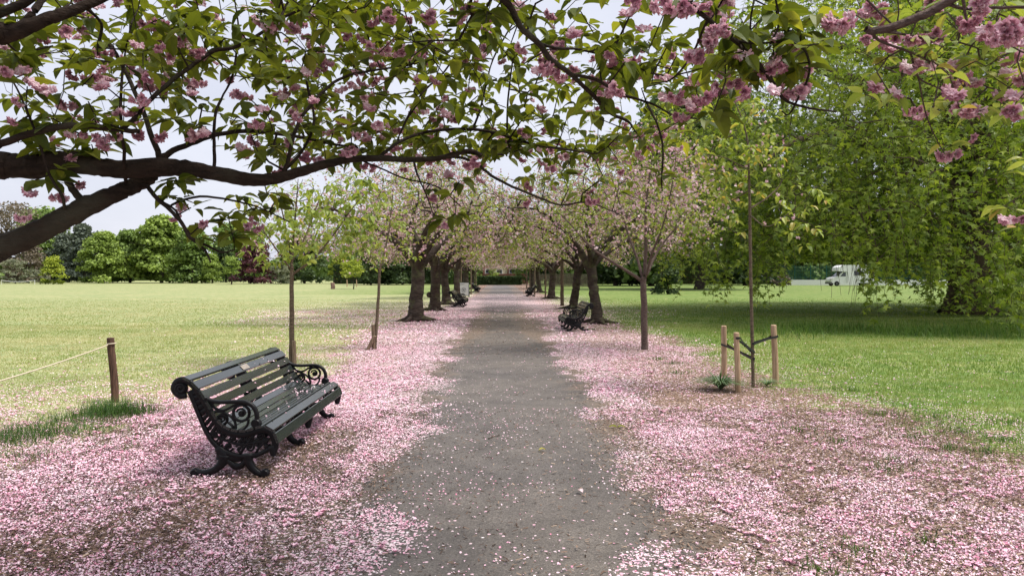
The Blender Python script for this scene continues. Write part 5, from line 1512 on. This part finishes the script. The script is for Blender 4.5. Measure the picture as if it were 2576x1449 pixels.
def far_tree(name, label, px, py, Y, wpx, ytop, key, shape='round', seed=1, n=7000, card=.5, trunk=None, group='trees and shrubs beyond the lawn', low=.0, cat='tree', depth=1.0):
    r_ = np.random.default_rng(seed)
    g = at(px, 0, Y); g[2] = 0
    W_ = wpx / FPX * Y / 2 * (1.12 if wpx > 90 else 1); Hh = max(at(px, ytop, Y)[2], .8)
    root = empty(name, g)
    card = card * np.clip(Hh / 12, .35, 1.2)
    lm = MB()
    # crown = many clumps; leaves sit on the clumps' outer shells
    nc = int(np.clip(40 + Hh * 6, 40, 140))
    C, Rc = [], []
    zb = low * Hh
    for k in range(nc):
        f = r_.uniform(0, 1) ** .85
        z = zb + (Hh - zb) * f
        if shape == 'round': w = math.sqrt(max(0.02, 1 - abs(2 * (f * .86 + .02) - .78) ** 2.3 / 1.5 ** 1.2))
        elif shape == 'cone': w = max(.05, 1.02 - f) ** .8
        elif shape == 'dome': w = math.sqrt(max(.03, 1 - f ** 1.7)) * (.88 + .12 * math.sin(f * 11 + seed))
        elif shape == 'weep': w = math.sqrt(max(.03, 1 - f ** 2.2)) * (.9 + .1 * math.sin(f * 9))
        else: w = math.sqrt(max(.03, 1 - f ** 2))
        a = r_.uniform(0, 6.28); q = math.sqrt(r_.uniform(.15, 1))
        rad = Hh * r_.uniform(.035, .12) if shape != 'cone' else Hh * r_.uniform(.05, .09)
        rad = min(rad, W_ * .42)
        x = (W_ * w - rad * .7) * q
        C.append([x * math.cos(a), x * math.sin(a) * depth, min(max(z, rad * .5), Hh - rad * .6)]); Rc.append(rad)
    C = np.array(C); Rc = np.array(Rc)
    idx = r_.choice(nc, n, p=Rc ** 2 / (Rc ** 2).sum())
    u = norm(r_.normal(size=(n, 3))); u[:, 2] = np.where(u[:, 2] < -.3, -u[:, 2] * .7, u[:, 2])
    P = C[idx] + u * (Rc[idx] * r_.uniform(.6, 1.55, n))[:, None] * [1.1, 1.1, .85]
    P[:, 2] = np.maximum(P[:, 2], .1)
    nn = u + r_.normal(0, .5, (n, 3)) + [0, 0, .7]
    dd = r_.normal(size=(n, 3)) + ([0, 0, -1.2] if shape in ('weep', 'cone') else [0, 0, 0])
    fr_ = frames(dd, nn)
    tone = r_.normal(0, .16, nc)
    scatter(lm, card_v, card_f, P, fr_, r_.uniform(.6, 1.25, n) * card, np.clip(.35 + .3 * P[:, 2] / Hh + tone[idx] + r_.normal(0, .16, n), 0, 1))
    tw_, th_ = trunk or (.035 * Hh * .6, max(.2, zb + Hh * .3))
    tk = MB()
    tk.tube(catmull([[0, 0, -.1], [.02 * Hh, 0, th_ * .5], [0, 0, th_], [.03 * Hh, .02, Hh * .75]], 3), np.linspace(tw_ * 1.3, tw_ * .2, 10), 8)
    for k in range(7):
        a = k * .9 + r_.uniform(0, .6); z0_ = th_ * .8 + (Hh - th_) * r_.uniform(0, .5)
        e = np.array([math.cos(a) * W_ * .75, math.sin(a) * W_ * .75, min(Hh * .9, z0_ + Hh * r_.uniform(.1, .3))])
        tk.tube(catmull([[0, 0, z0_], e * [.4, .4, 0] + [0, 0, z0_ + (e[2] - z0_) * .5], e], 3), np.linspace(tw_ * .5, tw_ * .1, 7), 5)
    tk.build('trunk', M['bark_old'], root, True)
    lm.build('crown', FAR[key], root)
    tag(root, label, cat, group)
    return root
far_tree('bare_tree', 'tall greyish half-bare tree at the far left edge', 8, 0, 150, 130, 512, 'brown', 'round', 1, 2600, .32, low=.3)
far_tree('broadleaf_tree', 'rounded green treetop showing above the slanting near limb', 102, 0, 185, 110, 532, 'green', 'round', 2, 6000, .55, low=.25)
far_tree('shrub', 'olive brown bush mass under the slanting limb at far left', 58, 0, 140, 120, 600, 'brown', 'dome', 3, 4500, .5, cat='shrub')
far_tree('shrub', 'low grey-green shrub behind the white rope barrier', 30, 0, 128, 110, 655, 'grey', 'dome', 4, 3600, .45, cat='shrub')
far_tree('shrub', 'bright yellow-green shrub at the lawn edge', 125, 0, 122, 78, 646, 'yellow', 'dome', 5, 3600, .55, cat='shrub')
far_tree('shrub', 'small olive shrub left of the yellow-green one', 92, 0, 124, 60, 680, 'grey', 'dome', 6, 1800, .45, cat='shrub')
far_tree('conifer_tree', 'dark grey-green conifer with a pointed top', 202, 0, 150, 105, 570, 'conifer', 'cone', 7, 7500, .5)
far_tree('conifer_tree', 'broader grey conifer overlapping the pointed one on its left', 160, 0, 158, 100, 592, 'conifer', 'dome', 8, 6000, .5)
far_tree('conifer_tree', 'thin grey conifer between the pointed conifer and bright trees', 238, 0, 165, 60, 590, 'conifer', 'dome', 88, 4000, .5)
far_tree('broadleaf_tree', 'bright green full-skirted tree right of the dark conifer', 252, 0, 136, 140, 588, 'bright', 'dome', 9, 9500, .5)
far_tree('broadleaf_tree', 'middle green tree between the two bright lawn-edge trees', 320, 0, 142, 120, 585, 'green', 'dome', 10, 8500, .5)
far_tree('broadleaf_tree', 'tallest light green tree of the far tree line', 400, 0, 140, 170, 550, 'bright', 'dome', 11, 13000, .5)
far_tree('broadleaf_tree', 'green tree right of the tallest one', 478, 0, 137, 130, 580, 'green', 'dome', 12, 8500, .5)
far_tree('broadleaf_tree', 'low wide bright green tree beneath the hanging twig', 528, 0, 134, 70, 640, 'bright', 'dome', 13, 4000, .5)
far_tree('broadleaf_tree', 'dark rounded treetop behind, right of the hanging twig', 600, 0, 170, 130, 567, 'green', 'round', 14, 7500, .55, low=.1)
far_tree('broadleaf_tree', 'dark green tree filling the gap behind the small lawn tree', 562, 0, 150, 80, 615, 'dark', 'dome', 15, 5000, .5)
far_tree('broadleaf_tree', 'small light green tree on a thin pale trunk on the lawn edge', 577, 0, 118, 42, 648, 'bright', 'round', 16, 2600, .42, trunk=(.10, 1.6), low=.36)
far_tree('beech_tree', 'dark purple-leaved beech weeping to the lawn', 634, 0, 128, 112, 607, 'purple', 'weep', 17, 9000, .45)
far_tree('shrub', 'grey-green rounded shrub right of the purple beech', 702, 0, 122, 80, 660, 'grey', 'dome', 18, 4000, .42, cat='shrub')
far_tree('conifer_tree', 'broad dark green conifer behind the young tree trunk', 762, 0, 132, 150, 598, 'dark', 'weep', 19, 10000, .45)
far_tree('broadleaf_tree', 'small yellow-green staked tree out on the lawn', 886, 0, 82, 62, 655, 'yellow', 'round', 20, 2400, .32, trunk=(.06, .9), low=.38)
far_tree('broadleaf_tree', 'yellow-green tree behind the small staked one', 852, 0, 128, 70, 640, 'yellow', 'dome', 21, 3600, .5)
far_tree('broadleaf_tree', 'dark mass of foliage behind the thin leaning sapling', 930, 0, 112, 120, 610, 'dark', 'dome', 22, 7000, .5)
far_tree('broadleaf_tree', 'dark green tree behind the first thick cherry trunk', 1010, 0, 115, 130, 590, 'dark', 'dome', 23, 7500, .5)
far_tree('broadleaf_tree', 'dark green tree showing between the two thick cherry trunks', 1085, 0, 118, 120, 600, 'dark', 'dome', 24, 6500, .5)
far_tree('broadleaf_tree', 'green tree above and behind the poster board', 1160, 0, 122, 110, 585, 'green', 'dome', 25, 6500, .5)
far_tree('broadleaf_tree', 'green tree left of the house at the end of the path', 1215, 0, 165, 70, 625, 'green', 'round', 26, 4500, .55)
far_tree('shrub', 'yellow-green shrub just behind the clipped dark hedge', 1238, 0, 122, 44, 664, 'bright', 'dome', 61, 1500, .4, cat='shrub')
far_tree('shrub', 'small green shrub at the right end of the clipped dark hedge', 1306, 0, 120, 40, 672, 'green', 'dome', 62, 1500, .4, cat='shrub')
far_tree('broadleaf_tree', 'yellow-green tree right of the house at the end of the path', 1318, 0, 150, 70, 610, 'bright', 'round', 27, 4500, .5)
far_tree('broadleaf_tree', 'dark tree behind the grey paling fence', 1372, 0, 120, 110, 560, 'dark', 'dome', 28, 6500, .5)
far_tree('broadleaf_tree', 'green tree behind the fence and the leaning cherry', 1460, 0, 112, 120, 520, 'green', 'dome', 29, 8000, .5)
far_tree('broadleaf_tree', 'dark green tree right of the leaning cherry trunk', 1550, 0, 108, 150, 470, 'dark', 'dome', 30, 10000, .5)
far_tree('broadleaf_tree', 'dark green tree behind the lone young cherry', 1640, 0, 104, 150, 400, 'green', 'dome', 31, 11000, .5)
far_tree('broadleaf_tree', 'tall dark tree with a thick trunk behind the dark shrub', 1762, 0, 81, 330, 250, 'dark', 'round', 32, 16000, .42, trunk=(.48, 4.0), low=.09)
far_tree('broadleaf_tree', 'dark green tree left of the tennis court fence', 1880, 0, 110, 170, 420, 'dark', 'dome', 33, 9000, .5)
far_tree('shrub', 'dark bushy evergreen shrub standing on the shaded grass', 1682, 0, 61, 74, 640, 'dark', 'dome', 34, 6500, .42, cat='shrub', low=.03)
far_tree('shrub', 'reddish brown clipped bush left of the court fence', 1975, 0, 104, 60, 690, 'brown', 'dome', 35, 1500, .5, cat='shrub')
for i, (px, w, yt, k, lb) in enumerate([(2040, 150, 500, 'green', 'green tree beyond the tennis court fence, nearest the motorhome'), (2160, 150, 470, 'dark', 'dark tree beyond the tennis court, behind the motorhome'), (2290, 160, 480, 'green', 'green tree beyond the tennis court fence, left of the big trunk'), (2440, 180, 440, 'dark', 'dark tree far behind the massive plane trunk'), (2580, 180, 430, 'green', 'green tree far behind the plane at the right edge')]):
    far_tree('broadleaf_tree', lb, px, 0, 165, w, yt, k, 'dome', 40 + i, 8000, .55)

# a wood closing the view behind everything
wd = MB()
n = 60000
th = rng.uniform(-.95, .95, n); rad = rng.uniform(215, 260, n)
x = rad * np.sin(th); y = rad * np.cos(th)
hgt = 9 + 5 * np.sin(th * 23) + 3 * np.sin(th * 61 + 1); hgt = np.where(th < -.1, hgt * .75, hgt * 1.2)
z = rng.uniform(0, 1, n) * np.maximum(hgt, 4)
scatter(wd, card_v, card_f, np.stack([x, y, z], 1), rand_frames(n), rng.uniform(.8, 1.7, n), np.clip(rng.normal(.45, .22, n), 0, 1))
tag(wd.build('distant_woodland', FAR['green']), 'hazy green woodland closing the view beyond the park', 'woodland', kind='stuff')

# ================================================================= END OF THE PATH, FENCES, VAN, COURT
def hedge(px0, px1, Y, ytop, thick, label, key='dark', n=9000):
    a, b = at(px0, 0, Y), at(px1, 0, Y); h = at(px0, ytop, Y)[2]
    root = empty('hedge', ((a[0] + b[0]) / 2, Y, 0)); w = (b[0] - a[0]) / 2
    core = MB(); core.box((-w + .1, .1, 0), (w - .1, thick - .1, h - .1), .1); core.build('branch_core', M['bark_plane'], root)
    r_ = np.random.default_rng(91); lm = MB()
    face = r_.random(n)
    x = r_.uniform(-w, w, n); z = r_.uniform(0.03, h, n); y = r_.normal(0.03, .05, n)
    top = face > .6
    z = np.where(top, h + r_.normal(0, .05, n), z); y = np.where(top, r_.uniform(0, thick, n), y)
    scatter(lm, card_v, card_f, np.stack([x, y, z], 1), rand_frames(n, r_), r_.uniform(.14, .26, n), np.clip(r_.normal(.3, .2, n), 0, 1))
    lm.build('leaves', FAR[key], root)
    tag(root, label, 'hedge', 'clipped hedges at the park boundary')
hedge(1200, 1312, 113, 697, 1.3, 'low dark clipped hedge across the end of the path')
hedge(835, 1190, 126, 668, 1.6, 'long dark hedge behind the lawn, left of the path end', n=14000)
hedge(1380, 1990, 122, 665, 1.6, 'long dark hedge behind the shaded grass on the right', n=14000)

def fence(px0, px1, Y, ytop, label):
    a, b = at(px0, 0, Y), at(px1, 0, Y); h = at(px0, ytop, Y)[2]; W_ = b[0] - a[0]
    root = empty('paling_fence', (a[0], Y, 0))
    pk = MB(); n = int(W_ / .16)
    for i in range(n):
        x = i * .16; hh = h * rng.uniform(.96, 1.03)
        pk.add([[x, 0, .05], [x + .10, 0, .05], [x + .10, 0, hh - .08], [x + .05, 0, hh], [x, 0, hh - .08], [x, .025, .05], [x + .10, .025, .05], [x + .10, .025, hh - .08], [x + .05, .025, hh], [x, .025, hh - .08]], [[0, 1, 2, 4], [2, 3, 4, 4], [6, 5, 9, 7], [9, 8, 7, 7], [0, 4, 9, 5], [1, 6, 7, 2], [4, 3, 8, 9], [3, 2, 7, 8]], rng.random())
    pk.build('palings', M['paling'], root)
    for z in (h * .25, h * .75):
        rl = MB(); rl.box((0, .026, z - .04), (W_, .07, z + .04)); rl.build('rail', M['paling'], root)
    for i in range(int(W_ / 2.5) + 1):
        po = MB(); po.box((i * 2.5 - .05, .071, 0), (i * 2.5 + .05, .17, h * .98)); po.build('post', M['paling'], root)
    tag(root, label, 'fence')
fence(1345, 1500, 92, 688, 'grey wooden paling fence behind the right cherry row')

# house beyond the hedge, with its garden wall
Yh = 150
gw = MB(); a, b = at(1180, 0, 128), at(1330, 0, 128)
zt = at(0, 690, 128)[2]
gw.box((a[0], 128, 0), (b[0], 128.3, zt)); gw.box((a[0], 127.95, zt), (b[0], 128.35, zt + .08), .9)
tag(gw.build('garden_wall', M['brick']), 'red brick garden wall just beyond the dark hedge at the path end', 'wall')
hx0, hx1 = at(1215, 0, Yh)[0], at(1300, 0, Yh)[0]; ww = hx1 - hx0
house = empty('brick_house', (hx0, Yh, 0))
hw = MB(); hw.box((0, 0, 0), (ww, 7, 6.2)); hw.build('wall', M['brick'], house)
rf = MB(); rf.add([[-.3, -.4, 6.2], [ww + .3, -.4, 6.2], [ww + .3, 7.4, 6.2], [-.3, 7.4, 6.2], [.8, 3.5, 9.2], [ww - .8, 3.5, 9.2]], [[0, 1, 5, 4], [2, 3, 4, 5], [1, 2, 5, 5], [3, 0, 4, 4]]); rf = rf.build('roof', M['tile'], house)
ch = MB(); ch.box((ww * .2, 3, 8.2), (ww * .2 + .7, 4, 10.2)); ch.build('chimney', M['brick'], rf)
bx = at(1262, 0, Yh)[0] - hx0
by = MB(); by.add([[bx - 1.3, -.9, 0], [bx + .5, -.9, 0], [bx + 1.1, -.003, 0], [bx - 1.9, -.003, 0], [bx - 1.3, -.9, 6.0], [bx + .5, -.9, 6.0], [bx + 1.1, -.003, 6.0], [bx - 1.9, -.003, 6.0]], [[0, 1, 5, 4], [1, 2, 6, 5], [3, 0, 4, 7], [4, 5, 6, 7]]); by.build('bay', M['render'], house)
for (x, z, w_, h_, yy) in ((bx - .95, 1.0, 1.0, 1.6, -.93), (bx - .95, 3.8, 1.0, 1.6, -.93), (bx + 1.6, 1.0, 1.0, 1.7, -.03), (bx + 1.6, 3.8, 1.0, 1.5, -.03), (.5, 1.0, 1.1, 1.7, -.03), (.5, 3.8, 1.1, 1.5, -.03)):
    wf = MB()
    for q in ((x - .12, x, z - .12, z + h_ + .12), (x + w_, x + w_ + .12, z - .12, z + h_ + .12), (x, x + w_, z - .12, z), (x, x + w_, z + h_, z + h_ + .12), (x, x + w_, z + h_ * .5 - .03, z + h_ * .5 + .03)):
        wf.box((q[0], yy - .05, q[2]), (q[1], yy + .02, q[3]))
    wf = wf.build('window', M['white'], house)
    gl = MB(); gl.box((x, yy + .0, z), (x + w_, yy + .018, z + h_)); gl.build('pane', M['glass'], wf)
tag(house, 'red brick house with a cream bay beyond the end of the path', 'house')

# court: kerb wall, wire fence
Yc = 112
x0, x1 = at(1965, 0, Yc)[0], at(2420, 0, Yc)[0]
kw = MB(); kw.box((x0, Yc - .2, 0), (x1, Yc, at(0, 704, Yc)[2])); 
tag(kw.build('court_wall', M['white']), 'low white wall along the foot of the green court fence', 'wall')
fc = empty('court_fence', (x0, Yc + .15, 0)); W_ = x1 - x0; hf = at(0, 668, Yc)[2]
for i in range(int(W_ / 2.4) + 1):
    p_ = MB(); p_.box((i * 2.4 - .04, -.04, 0), (i * 2.4 + .04, .04, hf)); p_.build('post', M['fence_green'], fc)
wm = MB()
for z in np.arange(.15, hf, .22): wm.box((0, .045, z - .02), (W_, .06, z + .02))
for x in np.arange(.1, W_, .16): wm.box((x - .012, .061, .1), (x + .012, .075, hf))
wm.build('wire_mesh', M['fence_green'], fc)
tag(fc, 'tall dark green wire fence round the court beyond the big tree', 'fence')

# motorhome
Yv = 104
vx = at(2088, 0, Yv)[0]
van = empty('motorhome', (vx, Yv, 0))
def prism(mb, prof, y0, y1, t=None):
    n = len(prof)
    V = [[x, y0, z] for x, z in prof] + [[x, y1, z] for x, z in prof]
    mb.add(V, [[i, (i + 1) % n, n + (i + 1) % n, n + i] for i in range(n)], t)
    c = np.mean(prof, axis=0)
    mb.add(V[:n] + [[c[0], y0, c[1]]], [[(i + 1) % n, i, n] for i in range(n)], t); mb.add(V[n:] + [[c[0], y1, c[1]]], [[i, (i + 1) % n, n] for i in range(n)], t)
b = MB(); prism(b, [(2.3, .45), (6.4, .45), (6.5, .8), (6.5, 2.75), (6.3, 2.95), (2.3, 2.95)], -1.1, 1.1)
prism(b, [(1.0, 2.15), (1.15, 2.05), (2.299, 2.05), (2.299, 2.95), (1.6, 2.92), (1.1, 2.6)], -1.08, 1.08); b.build('body', M['white'], van)
b = MB(); prism(b, [(.12, .42), (2.298, .42), (2.298, 2.04), (1.75, 2.02), (.95, 1.32), (.2, 1.12), (.05, .8)], -.95, .95); b.build('cab', M['white'], van)
b = MB(); b.add([[.98, -.8, 1.36], [.98, .8, 1.36], [1.72, .75, 2.02], [1.72, -.75, 2.02]], [[0, 1, 2, 3]]); b.V[-1][:, 0] -= .02; b.V[-1][:, 2] += .015; b.build('windscreen', M['glass'], van)
for s in (-1, 1):
    b = MB(); prism(b, [(1.3, 1.35), (2.1, 1.35), (2.1, 1.92), (1.8, 1.92)], min(s * .952, s * .962), max(s * .952, s * .962)); b.build('side_window', M['glass'], van)
    b = MB(); b.box((.07, s * .75 - .14, .78), (.16, s * .75 + .14, .98)); b.build('headlight', M['render'], van)
    b = MB(); b.box((1.02, min(s * .97, s * 1.15), 1.35), (1.12, max(s * .97, s * 1.15), 1.65)); b.build('mirror', M['black'], van)
    for x in (.85, 5.1):
        w = MB(); a = np.linspace(0, 6.2832, 20); w.tube(np.stack([x + .25 * np.cos(a), a * 0 + s * .95, .34 + .25 * np.sin(a)], 1), [.10] * 20, 8, cap=False); w = w.build('wheel', M['black'], van, True)
        r2 = MB(); disc(r2, (x, .34), .17, s * .95 - .05, s * .95 + .05); r2.build('rim', M['grey'], w)
b = MB(); b.box((.0, -.95, .3), (.2, .95, .55)); b.build('bumper', M['grey'], van)
b = MB(); b.box((3.2, -1.112, 1.5), (4.4, -1.101, 2.1)); b.build('side_window', M['glass'], van)
tag(van, 'white motorhome with an over-cab bed parked beside the court fence', 'motorhome')

# ================================================================= SKY, SUN
w = bpy.data.worlds.new('World'); sc.world = w; w.use_nodes = True
t = w.node_tree
bg = t.nodes['Background']
sky = t.nodes.new('ShaderNodeTexSky'); sky.sky_type = 'NISHITA'; sky.sun_disc = False
EL, AZ = 64, 95          # sun height; compass turn from the view direction towards the right
sky.sun_elevation = R(EL); sky.sun_rotation = R(AZ); sky.air_density = 1.0; sky.dust_density = 3.0
tc = t.nodes.new('ShaderNodeTexCoord'); mp = t.nodes.new('ShaderNodeMapping'); mp.inputs['Scale'].default_value = (1, 1, 3.2)
t.links.new(tc.outputs['Generated'], mp.inputs[0])
nz = noise(t, mp.outputs[0], 2.3, 6)
cl = ramp(t, nz, [(0.3, (4.7, 4.85, 5.7)), (0.7, (6.1, 6.2, 6.8))])
for e in (): pass
skyc = mixc(t, 0.86, sky.outputs[0], cl)
t.links.new(skyc, bg.inputs[0])
bg.inputs[1].default_value = 0.080
sd = bpy.data.lights.new('sun', 'SUN'); sd.energy = 2.9; sd.angle = R(22); sd.color = (1.0, 0.96, 0.90)
so = bpy.data.objects.new('sun', sd); col.objects.link(so)
dirv = Vector((math.sin(R(AZ)) * math.cos(R(EL)), math.cos(R(AZ)) * math.cos(R(EL)), math.sin(R(EL))))
so.rotation_euler = dirv.to_track_quat('Z', 'Y').to_euler()
so.location = tuple(dirv * 40)
sc.view_settings.view_transform = 'Standard'
sc.view_settings.look = 'None'
sc.view_settings.exposure = 1.0
sc.view_settings.gamma = 1.0
sc.render.engine = 'CYCLES'
c = sc.cycles
c.max_bounces = 7; c.diffuse_bounces = 4; c.glossy_bounces = 2; c.transmission_bounces = 4; c.transparent_max_bounces = 4
c.caustics_reflective = False; c.caustics_refractive = False
c.sample_clamp_indirect = 8
